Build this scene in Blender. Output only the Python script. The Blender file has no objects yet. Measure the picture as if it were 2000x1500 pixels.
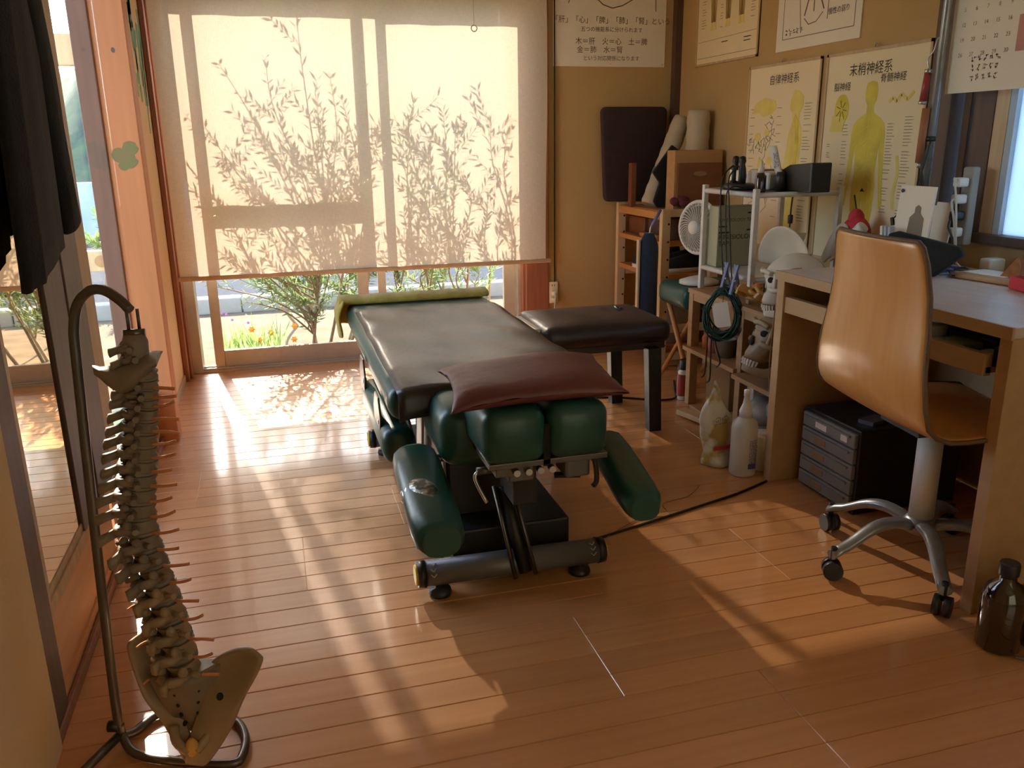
import bpy, bmesh, math, random
from mathutils import Vector, Matrix, Euler
random.seed(7)
PI = math.pi
scene = bpy.context.scene
col = scene.collection

# ---------------- camera ----------------
cam_d = bpy.data.cameras.new('camera')
cam_d.sensor_fit = 'HORIZONTAL'; cam_d.sensor_width = 36.0; cam_d.lens = 36 * 1631.91 / 2000
cam_d.clip_start = .02; cam_d.clip_end = 200
cam = bpy.data.objects.new('camera', cam_d); col.objects.link(cam)
yaw, pit, rol = .271411, .281547, -.013901
_f = Vector((math.sin(yaw) * math.cos(pit), math.cos(yaw) * math.cos(pit), -math.sin(pit)))
_r = Vector((math.cos(yaw), -math.sin(yaw), 0)); _u = _r.cross(_f)
_r2 = _r * math.cos(rol) + _u * math.sin(rol); _u2 = -_r * math.sin(rol) + _u * math.cos(rol)
cam.matrix_world = Matrix(((_r2.x, _u2.x, -_f.x, 0), (_r2.y, _u2.y, -_f.y, 0), (_r2.z, _u2.z, -_f.z, 1.10), (0, 0, 0, 1)))
scene.camera = cam

# ---------------- sky, sun, exposure ----------------
world = bpy.data.worlds.new('World'); scene.world = world; world.use_nodes = True
_nt = world.node_tree; _bg = _nt.nodes['Background']
_sky = _nt.nodes.new('ShaderNodeTexSky'); _sky.sky_type = 'NISHITA'; _sky.sun_disc = False
_sky.sun_elevation = math.radians(29.5); _sky.sun_rotation = math.radians(-10)
_nt.links.new(_sky.outputs[0], _bg.inputs[0]); _bg.inputs[1].default_value = .80
sun_d = bpy.data.lights.new('sun', 'SUN'); sun_d.energy = 16; sun_d.angle = math.radians(.55); sun_d.color = (1, .87, .70)
sun = bpy.data.objects.new('sun', sun_d); col.objects.link(sun)
_sd = Vector((.145, -.855, -.497)).normalized()
sun.rotation_euler = _sd.to_track_quat('-Z', 'Y').to_euler(); sun.location = (-2, 9, 6)
vs = scene.view_settings
vs.view_transform = 'Standard'; vs.look = 'None'; vs.gamma = 1; vs.use_curve_mapping = False
vs.exposure = 0.85
cy = scene.cycles
cy.max_bounces = 12; cy.diffuse_bounces = 6; cy.glossy_bounces = 5; cy.transmission_bounces = 6; cy.transparent_max_bounces = 16
cy.caustics_reflective = False; cy.caustics_refractive = False; cy.sample_clamp_indirect = 6
cy.use_denoising = True

# ---------------- materials ----------------
def nodes_of(m):
    m.use_nodes = True
    return m.node_tree, m.node_tree.nodes['Principled BSDF']
def mat(name, c, c2=None, rough=.5, metal=0, scale=12, stretch=(1, 1, 1), bump=0, spec=.5, coat=0, rand=0, detail=4, alpha=1, sheen=0, trans=0, bscale=None, w=(.3, .7)):
    m = bpy.data.materials.new(name); nt, b = nodes_of(m)
    if c2 is None: c2 = tuple(x * .82 for x in c)
    tc = nt.nodes.new('ShaderNodeTexCoord'); mp = nt.nodes.new('ShaderNodeMapping'); mp.inputs['Scale'].default_value = stretch
    no = nt.nodes.new('ShaderNodeTexNoise'); no.inputs['Scale'].default_value = scale; no.inputs['Detail'].default_value = detail
    rp = nt.nodes.new('ShaderNodeValToRGB'); rp.color_ramp.elements[0].position = w[0]; rp.color_ramp.elements[1].position = w[1]
    rp.color_ramp.elements[0].color = (*c2, 1); rp.color_ramp.elements[1].color = (*c, 1)
    L = nt.links.new
    L(tc.outputs['Object'], mp.inputs[0])
    if rand:
        oi = nt.nodes.new('ShaderNodeObjectInfo'); mu = nt.nodes.new('ShaderNodeMath'); mu.operation = 'MULTIPLY'; mu.inputs[1].default_value = 37
        L(oi.outputs['Random'], mu.inputs[0]); L(mu.outputs[0], mp.inputs['Location'])
    L(mp.outputs[0], no.inputs['Vector']); L(no.outputs[0], rp.inputs[0])
    out = rp.outputs[0]
    if rand:
        hs = nt.nodes.new('ShaderNodeHueSaturation'); ma = nt.nodes.new('ShaderNodeMapRange')
        ma.inputs['To Min'].default_value = 1 - rand; ma.inputs['To Max'].default_value = 1 + rand
        L(oi.outputs['Random'], ma.inputs[0]); L(ma.outputs[0], hs.inputs['Value']); L(out, hs.inputs['Color']); out = hs.outputs[0]
    L(out, b.inputs['Base Color'])
    b.inputs['Roughness'].default_value = rough; b.inputs['Metallic'].default_value = metal
    b.inputs['Specular IOR Level'].default_value = spec; b.inputs['Coat Weight'].default_value = coat; b.inputs['Coat Roughness'].default_value = .12
    b.inputs['Sheen Weight'].default_value = sheen; b.inputs['Alpha'].default_value = alpha; b.inputs['Transmission Weight'].default_value = trans
    if bump:
        bn = nt.nodes.new('ShaderNodeBump'); bn.inputs['Strength'].default_value = bump; bn.inputs['Distance'].default_value = .004
        src = no
        if bscale:
            src = nt.nodes.new('ShaderNodeTexNoise'); src.inputs['Scale'].default_value = bscale; src.inputs['Detail'].default_value = 5; L(mp.outputs[0], src.inputs['Vector'])
        L(src.outputs[0], bn.inputs['Height']); L(bn.outputs[0], b.inputs['Normal'])
    return m
def shader_mix(name, parts):
    """parts: list of (node type, colour, roughness or None, weight); weights are turned into chained mix factors"""
    m = bpy.data.materials.new(name); m.use_nodes = True; nt = m.node_tree; nt.nodes.clear(); L = nt.links.new
    out = nt.nodes.new('ShaderNodeOutputMaterial'); acc = None; tot = 0
    for ty, c, ro, w in parts:
        n = nt.nodes.new(ty); n.inputs['Color'].default_value = (*c, 1)
        if ro is not None: n.inputs['Roughness'].default_value = ro
        if acc is None: acc, tot = n.outputs[0], w
        else:
            mx = nt.nodes.new('ShaderNodeMixShader'); tot += w; mx.inputs[0].default_value = w / tot
            L(acc, mx.inputs[1]); L(n.outputs[0], mx.inputs[2]); acc = mx.outputs[0]
    L(acc, out.inputs[0]); return m
def glass_mat(name, tint=(1, 1, 1), ior=1.12):
    m = bpy.data.materials.new(name); m.use_nodes = True; nt = m.node_tree; nt.nodes.clear(); L = nt.links.new
    out = nt.nodes.new('ShaderNodeOutputMaterial'); t = nt.nodes.new('ShaderNodeBsdfTransparent'); g = nt.nodes.new('ShaderNodeBsdfGlossy')
    t.inputs[0].default_value = (*tint, 1); g.inputs['Roughness'].default_value = .01
    fr = nt.nodes.new('ShaderNodeFresnel'); fr.inputs[0].default_value = ior; mx = nt.nodes.new('ShaderNodeMixShader')
    L(fr.outputs[0], mx.inputs[0]); L(t.outputs[0], mx.inputs[1]); L(g.outputs[0], mx.inputs[2]); L(mx.outputs[0], out.inputs[0]); return m
def weave_blind():
    m = bpy.data.materials.new('blind_fabric'); m.use_nodes = True; nt = m.node_tree; nt.nodes.clear(); L = nt.links.new
    out = nt.nodes.new('ShaderNodeOutputMaterial'); tc = nt.nodes.new('ShaderNodeTexCoord')
    mp = nt.nodes.new('ShaderNodeMapping'); mp.inputs['Scale'].default_value = (40, 40, 420)
    mp2 = nt.nodes.new('ShaderNodeMapping'); mp2.inputs['Scale'].default_value = (420, 40, 40)
    n1 = nt.nodes.new('ShaderNodeTexNoise'); n2 = nt.nodes.new('ShaderNodeTexNoise'); n1.inputs['Scale'].default_value = 1; n2.inputs['Scale'].default_value = 1
    ad = nt.nodes.new('ShaderNodeMath'); ad.operation = 'ADD'
    rp = nt.nodes.new('ShaderNodeValToRGB'); rp.color_ramp.elements[0].position = .35; rp.color_ramp.elements[1].position = .65
    rp.color_ramp.elements[0].color = (.80, .70, .56, 1); rp.color_ramp.elements[1].color = (.92, .82, .67, 1)
    hf = nt.nodes.new('ShaderNodeMath'); hf.operation = 'MULTIPLY'; hf.inputs[1].default_value = .5
    L(tc.outputs['Object'], mp.inputs[0]); L(tc.outputs['Object'], mp2.inputs[0]); L(mp.outputs[0], n1.inputs['Vector']); L(mp2.outputs[0], n2.inputs['Vector'])
    L(n1.outputs[0], ad.inputs[0]); L(n2.outputs[0], ad.inputs[1]); L(ad.outputs[0], hf.inputs[0]); L(hf.outputs[0], rp.inputs[0])
    df = nt.nodes.new('ShaderNodeBsdfDiffuse'); tl = nt.nodes.new('ShaderNodeBsdfTranslucent'); tr = nt.nodes.new('ShaderNodeBsdfTransparent')
    L(rp.outputs[0], df.inputs[0]); L(rp.outputs[0], tl.inputs[0])
    m1 = nt.nodes.new('ShaderNodeMixShader'); m1.inputs[0].default_value = .118; m2 = nt.nodes.new('ShaderNodeMixShader'); m2.inputs[0].default_value = .05
    L(df.outputs[0], m1.inputs[1]); L(tl.outputs[0], m1.inputs[2]); L(m1.outputs[0], m2.inputs[1]); L(tr.outputs[0], m2.inputs[2]); L(m2.outputs[0], out.inputs[0])
    return m
def leaf_mat(name, c, c2):
    m = bpy.data.materials.new(name); m.use_nodes = True; nt = m.node_tree; nt.nodes.clear(); L = nt.links.new
    out = nt.nodes.new('ShaderNodeOutputMaterial'); tc = nt.nodes.new('ShaderNodeTexCoord'); n = nt.nodes.new('ShaderNodeTexNoise'); n.inputs['Scale'].default_value = 9
    rp = nt.nodes.new('ShaderNodeValToRGB'); rp.color_ramp.elements[0].color = (*c, 1); rp.color_ramp.elements[1].color = (*c2, 1); rp.color_ramp.elements[0].position = .35; rp.color_ramp.elements[1].position = .65
    L(tc.outputs['Object'], n.inputs['Vector']); L(n.outputs[0], rp.inputs[0])
    d = nt.nodes.new('ShaderNodeBsdfPrincipled'); d.inputs['Roughness'].default_value = .35; t = nt.nodes.new('ShaderNodeBsdfTranslucent'); L(rp.outputs[0], d.inputs['Base Color']); L(rp.outputs[0], t.inputs[0])
    mx = nt.nodes.new('ShaderNodeMixShader'); mx.inputs[0].default_value = .35; L(d.outputs[0], mx.inputs[1]); L(t.outputs[0], mx.inputs[2]); L(mx.outputs[0], out.inputs[0])
    return m

M = {}
M['plank'] = mat('oak_floor', (.68, .325, .13), (.60, .27, .10), rough=.34, scale=5, stretch=(.5, 9, 9), rand=.07, bump=.03, coat=.7)
M['subfloor'] = mat('subfloor', (.12, .07, .04))
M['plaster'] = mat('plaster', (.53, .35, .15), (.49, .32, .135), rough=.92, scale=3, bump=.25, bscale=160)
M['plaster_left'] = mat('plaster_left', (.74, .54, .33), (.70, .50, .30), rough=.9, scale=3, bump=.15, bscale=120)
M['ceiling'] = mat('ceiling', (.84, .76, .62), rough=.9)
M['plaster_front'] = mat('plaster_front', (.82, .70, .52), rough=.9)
M['redwood'] = mat('redwood', (.33, .12, .065), (.24, .085, .045), rough=.5, scale=4, stretch=(14, 14, 1), bump=.05)
M['postwood'] = mat('postwood', (.64, .205, .065), (.54, .165, .05), rough=.55, scale=3, stretch=(10, 10, .7), bump=.05)
M['jambwood'] = mat('jamb_wood', (.17, .068, .042), (.12, .048, .03), rough=.55, scale=4, stretch=(12, 12, 1), bump=.05)
M['darkwood'] = mat('darkwood', (.115, .062, .045), (.08, .042, .03), rough=.5, scale=4, stretch=(12, 12, 1), bump=.05)
M['palewood'] = mat('palewood', (.62, .44, .27), (.50, .34, .20), rough=.6, scale=4, stretch=(12, 12, 1))
M['panelwood'] = mat('panelwood', (.74, .40, .19), (.64, .32, .15), rough=.5, scale=3, stretch=(9, 1, 9), bump=.04)  # lightened so the colour carries floor bounce and glare on the panels
M['alu'] = mat('aluminium_frame', (.46, .40, .33), (.42, .36, .30), rough=.45, metal=.35, scale=30)
M['glass'] = glass_mat('window_glass')
M['clearglass'] = shader_mix('door_glass', [('ShaderNodeBsdfTransparent', (.97, .98, .97), None, .94), ('ShaderNodeBsdfGlossy', (1, 1, 1), .01, .06)])
M['mirror'] = shader_mix('dark_reflecting_glass', [('ShaderNodeBsdfDiffuse', (.02, .018, .015), None, .18), ('ShaderNodeBsdfGlossy', (.92, .82, .66), .012, .82)])
M['frost'] = shader_mix('frosted_glass', [('ShaderNodeBsdfTranslucent', (.80, .90, .97), None, .62), ('ShaderNodeBsdfDiffuse', (.6, .68, .74), None, .2), ('ShaderNodeBsdfGlossy', (1, 1, 1), .3, .06)])
M['fillpaper'] = shader_mix('fill_screen_paper', [('ShaderNodeBsdfTranslucent', (.95, .81, .59), None, .85), ('ShaderNodeBsdfDiffuse', (.85, .74, .56), None, .15)])  # warm paper for the added light-filling screens behind the camera
M['blind'] = weave_blind()
M['beigebar'] = mat('blind_bar', (.62, .42, .26), rough=.5, scale=20)
M['green'] = mat('green_vinyl', (.016, .082, .062), (.011, .062, .047), rough=.36, scale=7, bump=.12, bscale=60)
M['blackleather'] = mat('black_leather', (.042, .039, .038), (.030, .028, .028), rough=.36, scale=6, bump=.25, bscale=45)
M['brownleather'] = mat('dark_brown_leather', (.040, .024, .024), (.024, .015, .016), rough=.38, scale=6, bump=.25, bscale=55)
M['redleather'] = mat('oxblood_leather', (.165, .040, .040), (.11, .026, .028), rough=.42, scale=9, bump=.35, bscale=40)
M['towel'] = mat('yellow_towel', (.52, .40, .07), (.42, .31, .04), rough=.95, scale=60, bump=.8, bscale=250, sheen=.4)
M['black'] = mat('black_paint', (.016, .015, .015), rough=.5, scale=10)
M['blackplastic'] = mat('black_plastic', (.02, .02, .022), rough=.4, scale=20)
M['greymetal'] = mat('grey_paint', (.16, .15, .15), (.14, .13, .13), rough=.42, metal=.3, scale=30)
M['steel'] = mat('steel', (.55, .53, .50), rough=.3, metal=.9, scale=20)
M['darksteel'] = mat('dark_steel', (.16, .14, .125), rough=.38, metal=.8, scale=20)
M['chairmetal'] = mat('silver_paint', (.33, .35, .37), rough=.32, metal=.55, scale=40)
M['yellow'] = mat('yellow_plastic', (.75, .50, .02), rough=.4)
M['white'] = mat('white_plastic', (.72, .69, .63), (.68, .65, .59), rough=.45, scale=9)
M['whitepaint'] = mat('white_rack_paint', (.74, .71, .66), rough=.4, scale=20)
M['paper'] = mat('paper', (.84, .76, .65), (.81, .73, .62), rough=.8, scale=4)
M['cream'] = mat('cream_paper', (.86, .72, .47), (.82, .68, .44), rough=.7, scale=4)
M['ink'] = mat('ink', (.04, .03, .03), rough=.8)
M['inkgrey'] = mat('grey_ink', (.26, .21, .16), rough=.8)
M['inkbrown'] = mat('brown_ink', (.16, .075, .05), rough=.8)
M['inkblue'] = mat('blue_ink', (.06, .30, .38), rough=.8)
M['inkred'] = mat('red_ink', (.55, .05, .05), rough=.8)
M['inkpurple'] = mat('purple_ink', (.09, .06, .26), rough=.8)
M['inkgreen'] = mat('green_ink', (.02, .06, .04), rough=.8)
M['yellowfig'] = mat('yellow_print', (.78, .62, .09), (.64, .50, .07), rough=.8, scale=14, w=(.35, .6))
M['yellowpale'] = mat('pale_yellow_print', (.82, .68, .20), (.74, .58, .15), rough=.8, scale=20)
M['bone'] = mat('bone_plastic', (.36, .25, .145), (.28, .19, .105), rough=.45, scale=10, bump=.2, bscale=60)  # darkened to put the spine's backlit shade into the colour; skull shares it
M['boneshade'] = mat('backlit_bone_plastic', (.25, .19, .13), (.19, .14, .095), rough=.5, scale=14, bump=.25, bscale=70)  # bone darkened further, painting in the silhouette of the backlit spine
M['bonewhite'] = mat('white_bone_plastic', (.66, .60, .50), (.58, .51, .40), rough=.42, scale=8, bump=.12, bscale=60)
M['bonegold'] = mat('golden_bone_plastic', (.62, .36, .09), (.48, .24, .06), rough=.4, scale=16, bump=.2, bscale=60)
M['disc'] = mat('disc_rubber', (.24, .195, .15), (.19, .155, .12), rough=.5, scale=14)
M['nerve'] = mat('nerve_rubber', (.70, .28, .10), (.60, .21, .07), rough=.5, scale=20)
M['hole'] = mat('dark_cavity', (.02, .014, .01), rough=.9)
M['pine'] = mat('pine', (.70, .51, .29), (.62, .43, .23), rough=.55, scale=4, stretch=(9, 9, 1.2))
M['pineshelf'] = mat('pine_shelf', (.58, .27, .085), (.50, .22, .065), rough=.55, scale=4, stretch=(9, 1, 9))  # orange light on the rack shelves is put into this pine colour
M['unitwood'] = mat('unit_wood', (.46, .27, .13), (.37, .21, .095), rough=.55, scale=5, stretch=(9, 1, 9))
M['deskwood'] = mat('desk_beech', (.50, .31, .155), (.45, .27, .13), rough=.5, scale=4, stretch=(8, 1, 8))
M['desktop'] = mat('desk_top', (.64, .53, .46), (.54, .43, .36), rough=.4, scale=6, stretch=(5, 1, 5))
M['chairwood'] = mat('beech_plywood', (.72, .345, .10), (.64, .285, .075), rough=.32, scale=4, stretch=(8, 8, .8), coat=.2)
M['plyedge'] = mat('ply_edge', (.16, .08, .035), rough=.6, scale=40, stretch=(1, 1, 6))
M['navy'] = mat('navy_fabric', (.022, .040, .095), (.016, .030, .072), rough=.9, scale=60, bump=.4, sheen=.3)
M['denim'] = mat('charcoal_denim', (.012, .013, .016), (.009, .010, .012), rough=.95, scale=18, bump=.5, bscale=220, sheen=.05)
M['purple'] = mat('aubergine_fabric', (.045, .022, .024), (.034, .017, .019), rough=.85, scale=30, bump=.2)
M['quilt'] = mat('cream_quilt', (.55, .46, .33), (.47, .38, .26), rough=.9, scale=10, bump=.4, bscale=30)
M['redbrown'] = mat('red_brown_panel', (.23, .075, .03), (.18, .058, .024), rough=.45, scale=3, stretch=(1, 9, 9))
M['boxwood'] = mat('box_wood', (.50, .28, .12), (.42, .22, .09), rough=.5, scale=4, stretch=(2, 9, 9))
M['maroon'] = mat('maroon_cloth', (.14, .03, .05), rough=.9, scale=30, bump=.4)
M['redcloth'] = mat('red_fabric', (.62, .045, .06), (.50, .035, .05), rough=.8, scale=20, bump=.2)
M['amber'] = mat('amber_glass', (.032, .014, .005), (.02, .009, .004), rough=.08, scale=3, coat=.6, spec=.7)
M['amberlight'] = mat('amber_resin', (.42, .19, .09), (.30, .12, .05), rough=.15, scale=40, coat=.4)
M['palegreen'] = mat('pale_green_card', (.42, .42, .27), (.39, .39, .25), rough=.7, scale=6)
M['palegreen2'] = mat('pale_green_note', (.40, .50, .30), rough=.8)
M['bluepeg'] = mat('blue_plastic', (.16, .22, .46), (.13, .18, .40), rough=.4, scale=10)
M['cable'] = mat('green_cable', (.012, .060, .044), (.008, .042, .03), rough=.4, scale=30)
M['cord'] = mat('black_cord', (.018, .016, .015), rough=.5)
M['whitecord'] = mat('white_cord', (.60, .56, .48), rough=.5)
M['brass'] = mat('ochre_cord', (.30, .17, .06), rough=.5)
M['bottleplastic'] = mat('milky_plastic', (.60, .56, .48), (.55, .51, .44), rough=.35, scale=6, coat=.1)
M['pouch'] = mat('foil_pouch', (.62, .58, .48), (.42, .30, .08), rough=.35, scale=11, w=(.44, .52), bump=.6)
M['bag'] = mat('grey_plastic_bag', (.34, .31, .28), (.25, .225, .20), rough=.4, scale=12, bump=.8)
M['drawer'] = mat('smoky_drawer', (.25, .24, .21), (.20, .19, .17), rough=.3, scale=14)
M['card'] = mat('brown_card', (.34, .20, .09), rough=.8, scale=10)
M['orange'] = mat('orange_plastic', (.62, .17, .03), rough=.5)
M['pink'] = mat('pink_pack', (.62, .26, .22), rough=.6)
M['redtin'] = mat('red_tin', (.38, .05, .04), rough=.35)
M['skin1'] = mat('light_wood_grip', (.40, .16, .07), rough=.5)
M['soil'] = mat('garden_soil', (.19, .14, .09), (.12, .088, .056), rough=.95, scale=6, bump=.6, spec=.05)
M['asphalt'] = mat('asphalt', (.055, .062, .078), (.042, .048, .060), rough=.95, scale=20, spec=.02)
M['concrete'] = mat('concrete', (.36, .35, .32), (.30, .29, .27), rough=.9, scale=8, spec=.1)
M['leaf'] = leaf_mat('shrub_leaves', (.13, .20, .07), (.26, .34, .15))
M['leaf2'] = leaf_mat('grassy_leaves', (.16, .26, .06), (.30, .42, .12))
M['stem'] = mat('shrub_stems', (.30, .22, .14), rough=.8, scale=30)
M['flower'] = mat('orange_petals', (.80, .33, .03), rough=.6)
M['flower2'] = mat('violet_petals', (.45, .20, .50), rough=.6)
M['hill'] = mat('wooded_slope', (.07, .13, .06), (.025, .05, .045), rough=1, scale=3, bump=1, detail=8)
M['muralgreen'] = mat('green_mural_paint', (.23, .40, .22), (.55, .48, .28), rough=.9, scale=16, stretch=(1, 3, .6), w=(.38, .55))
M['muralteal'] = mat('teal_mural_paint', (.12, .34, .30), (.25, .42, .26), rough=.9, scale=20, stretch=(1, 3, .6))
M['leafpaint'] = mat('painted_leaf_green', (.20, .19, .06), (.27, .17, .07), rough=.8, scale=12)
M['knot'] = mat('wood_knot', (.42, .24, .12), (.34, .18, .08), rough=.6, scale=20)
M['silver'] = mat('silver_tape', (.5, .5, .48), (.10, .12, .11), rough=.22, metal=.5, scale=45, bump=1, w=(.42, .58))
M['bluecover'] = mat('pale_blue_panel', (.45, .52, .62), rough=.6, scale=5)

# ---------------- mesh helpers ----------------
ORG = {}
class MB:
    def __init__(s, m=None): s.v = []; s.f = []; s.s = []; s.m = m
    def add(s, V, F, smooth=False):
        o = len(s.v); s.v += [Vector(p) for p in V]; s.f += [[i + o for i in f] for f in F]; s.s += [smooth] * len(F); return s
    def box(s, c, d, rot=None):
        V = [Vector((x * d[0] / 2, y * d[1] / 2, z * d[2] / 2)) for x in (-1, 1) for y in (-1, 1) for z in (-1, 1)]
        if rot: R = Euler(rot).to_matrix(); V = [R @ p for p in V]
        V = [p + Vector(c) for p in V]
        return s.add(V, [(0, 1, 3, 2), (4, 6, 7, 5), (0, 4, 5, 1), (2, 3, 7, 6), (0, 2, 6, 4), (1, 5, 7, 3)])
    def bx(s, x0, x1, y0, y1, z0, z1): return s.box(((x0 + x1) / 2, (y0 + y1) / 2, (z0 + z1) / 2), (abs(x1 - x0), abs(y1 - y0), abs(z1 - z0)))
    def rbox(s, c, d, r, seg=3, rot=None, puff=0):
        bm = bmesh.new(); bmesh.ops.create_cube(bm, size=1); bmesh.ops.scale(bm, vec=d, verts=bm.verts)
        bmesh.ops.bevel(bm, geom=bm.edges[:], offset=r, segments=seg, affect='EDGES', profile=.5)
        if puff:
            bmesh.ops.subdivide_edges(bm, edges=[e for e in bm.edges if e.calc_length() > 3 * r], cuts=5, use_grid_fill=True)
            for v in bm.verts:
                q = [max(0, 1 - abs(2 * v.co[i] / d[i]) ** 3) for i in range(3)]
                for i in range(3):
                    if abs(abs(v.co[i]) - d[i] / 2) < 1e-5: v.co[i] += math.copysign(puff * q[(i + 1) % 3] * q[(i + 2) % 3], v.co[i])
        R = Euler(rot).to_matrix() if rot else Matrix.Identity(3)
        bm.verts.ensure_lookup_table(); V = [R @ v.co + Vector(c) for v in bm.verts]; F = [[v.index for v in f.verts] for f in bm.faces]; bm.free()
        return s.add(V, F, True)
    def rbx(s, x0, x1, y0, y1, z0, z1, r, seg=3, puff=0): return s.rbox(((x0 + x1) / 2, (y0 + y1) / 2, (z0 + z1) / 2), (x1 - x0, y1 - y0, z1 - z0), r, seg, None, puff)
    def ring(s, rings, close=True, caps=True, smooth=True):
        n = len(rings[0]); V = [p for r in rings for p in r]; F = []
        for i in range(len(rings) - 1):
            for j in range(n if close else n - 1):
                k = (j + 1) % n; F.append((i * n + j, i * n + k, (i + 1) * n + k, (i + 1) * n + j))
        s.add(V, F, smooth)
        if caps and close:
            o = len(s.v) - len(V)
            s.f += [[o + j for j in range(n)][::-1], [o + (len(rings) - 1) * n + j for j in range(n)]]; s.s += [False, False]
        return s
    def tube(s, pts, r, n=8, caps=True, flat=1):
        pts = [Vector(p) for p in pts]; R = r if isinstance(r, (list, tuple)) else [r] * len(pts); rings = []; up = None
        for i, p in enumerate(pts):
            t = (pts[min(i + 1, len(pts) - 1)] - pts[max(i - 1, 0)]).normalized()
            if up is None: up = Vector((0, 0, 1)) if abs(t.z) < .9 else Vector((1, 0, 0))
            a = t.cross(up).normalized(); b = a.cross(t).normalized(); up = b
            rings.append([p + (a * math.cos(2 * PI * k / n) + b * math.sin(2 * PI * k / n) * flat) * R[i] for k in range(n)])
        return s.ring(rings, caps=caps)
    def cyl(s, a, b, r, r2=None, n=14): return s.tube([a, b], [r, r if r2 is None else r2], n)
    def lathe(s, prof, c=(0, 0, 0), n=18, rot=None, sc=(1, 1, 1)):
        R = Euler(rot).to_matrix() if rot else Matrix.Identity(3)
        rings = [[R @ Vector((r * math.cos(2 * PI * k / n) * sc[0], r * math.sin(2 * PI * k / n) * sc[1], z * sc[2])) + Vector(c) for k in range(n)] for r, z in prof]
        return s.ring(rings)
    def ell(s, c, r, n=16, m=10, rot=None):
        return s.lathe([(max(1e-4, math.sin(PI * i / m)), -math.cos(PI * i / m)) for i in range(m + 1)], c, n, rot, r)
    def prism(s, poly, o, u, v, t, smooth=False):
        """poly in 2-D laid out along u, v from o and given the thickness t along u x v"""
        o, u, v = Vector(o), Vector(u), Vector(v); w = u.cross(v).normalized() * t; n = len(poly)
        A = [o + u * x + v * y for x, y in poly]; V = A + [p + w for p in A]
        return s.add(V, [tuple(range(n))[::-1], tuple(range(n, 2 * n))] + [(i, (i + 1) % n, n + (i + 1) % n, n + i) for i in range(n)], smooth)
    def strip(s, poly, o, u, v, wd, t=.0004):
        for (x0, y0), (x1, y1) in zip(poly, poly[1:]):
            dx, dy = x1 - x0, y1 - y0; l = math.hypot(dx, dy) or 1; a, b = -dy / l * wd / 2, dx / l * wd / 2
            s.prism([(x0 + a, y0 + b), (x0 - a, y0 - b), (x1 - a, y1 - b), (x1 + a, y1 + b)], o, u, v, t)
        return s
    def grid(s, P, smooth=True, close=False):
        n, m = len(P), len(P[0]); V = [p for r in P for p in r]
        F = [(i * m + j, i * m + (j + 1) % m, (i + 1) * m + (j + 1) % m, (i + 1) * m + j) for i in range(n - 1) for j in range(m if close else m - 1)]
        return s.add(V, F, smooth)
    def build(s, name, m, parent=None, solid=None, bevel=None, sub=0, loc=None):
        o = ORG[parent.name] if parent else (Vector(loc) if loc else Vector((0, 0, 0)))
        V = [(s.m @ p if s.m else p) - o for p in s.v]
        me = bpy.data.meshes.new(name); me.from_pydata([tuple(p) for p in V], [], s.f); me.update()
        me.polygons.foreach_set('use_smooth', s.s); me.materials.append(M[m] if isinstance(m, str) else m)
        ob = bpy.data.objects.new(name, me); col.objects.link(ob)
        if parent: ob.parent = parent
        else: ob.location = o
        ORG[ob.name] = o
        if solid: q = ob.modifiers.new('solid', 'SOLIDIFY'); q.thickness = solid; q.offset = 0
        if bevel: q = ob.modifiers.new('bevel', 'BEVEL'); q.width = bevel; q.segments = 2; q.limit_method = 'ANGLE'
        if sub: q = ob.modifiers.new('sub', 'SUBSURF'); q.levels = sub; q.render_levels = sub
        return ob
def tag(o, label, cat, group=None):
    o['label'] = label; o['category'] = cat
    if group: o['group'] = group
    return o
def thing(name, loc, label, cat, group=None):
    e = bpy.data.objects.new(name, None); col.objects.link(e); e.location = loc; e.empty_display_size = .05; ORG[e.name] = Vector(loc)
    return tag(e, label, cat, group)
def struct(o): o['kind'] = 'structure'; return o
def sempty(name, loc):
    e = bpy.data.objects.new(name, None); col.objects.link(e); e.location = loc; e.empty_display_size = .05; ORG[e.name] = Vector(loc); return struct(e)
def cr(P, n=6):
    P = [Vector(p) for p in P]; out = []
    for i in range(len(P) - 1):
        a, b, c, d = P[max(i - 1, 0)], P[i], P[i + 1], P[min(i + 2, len(P) - 1)]
        for k in range(n):
            t = k / n; out.append(.5 * ((2 * b) + (c - a) * t + (2 * a - 5 * b + 4 * c - d) * t * t + (3 * b - a - 3 * c + d) * t ** 3))
    return out + [P[-1]]
def text(st, size, m, parent, o, u, v, name='lettering', align='CENTER', space=1.0):
    cu = bpy.data.curves.new('t', 'FONT'); cu.body = st; cu.size = size; cu.align_x = align; cu.space_line = space; cu.resolution_u = 3
    ob = bpy.data.objects.new('t', cu); col.objects.link(ob); dg = bpy.context.evaluated_depsgraph_get()
    me = bpy.data.meshes.new_from_object(ob.evaluated_get(dg)); bpy.data.objects.remove(ob)
    o, u, v = Vector(o), Vector(u), Vector(v); n = u.cross(v).normalized() * .0008; pr = ORG[parent.name]
    for q in me.vertices: q.co = o + u * q.co.x + v * q.co.y + n - pr
    me.name = name; me.materials.clear(); me.materials.append(M[m]); r = bpy.data.objects.new(name, me); col.objects.link(r); r.parent = parent; ORG[r.name] = pr
    return r
def RZ(loc, a, rx=0, ry=0): return Matrix.Translation(loc) @ Euler((rx, ry, a)).to_matrix().to_4x4()

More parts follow.
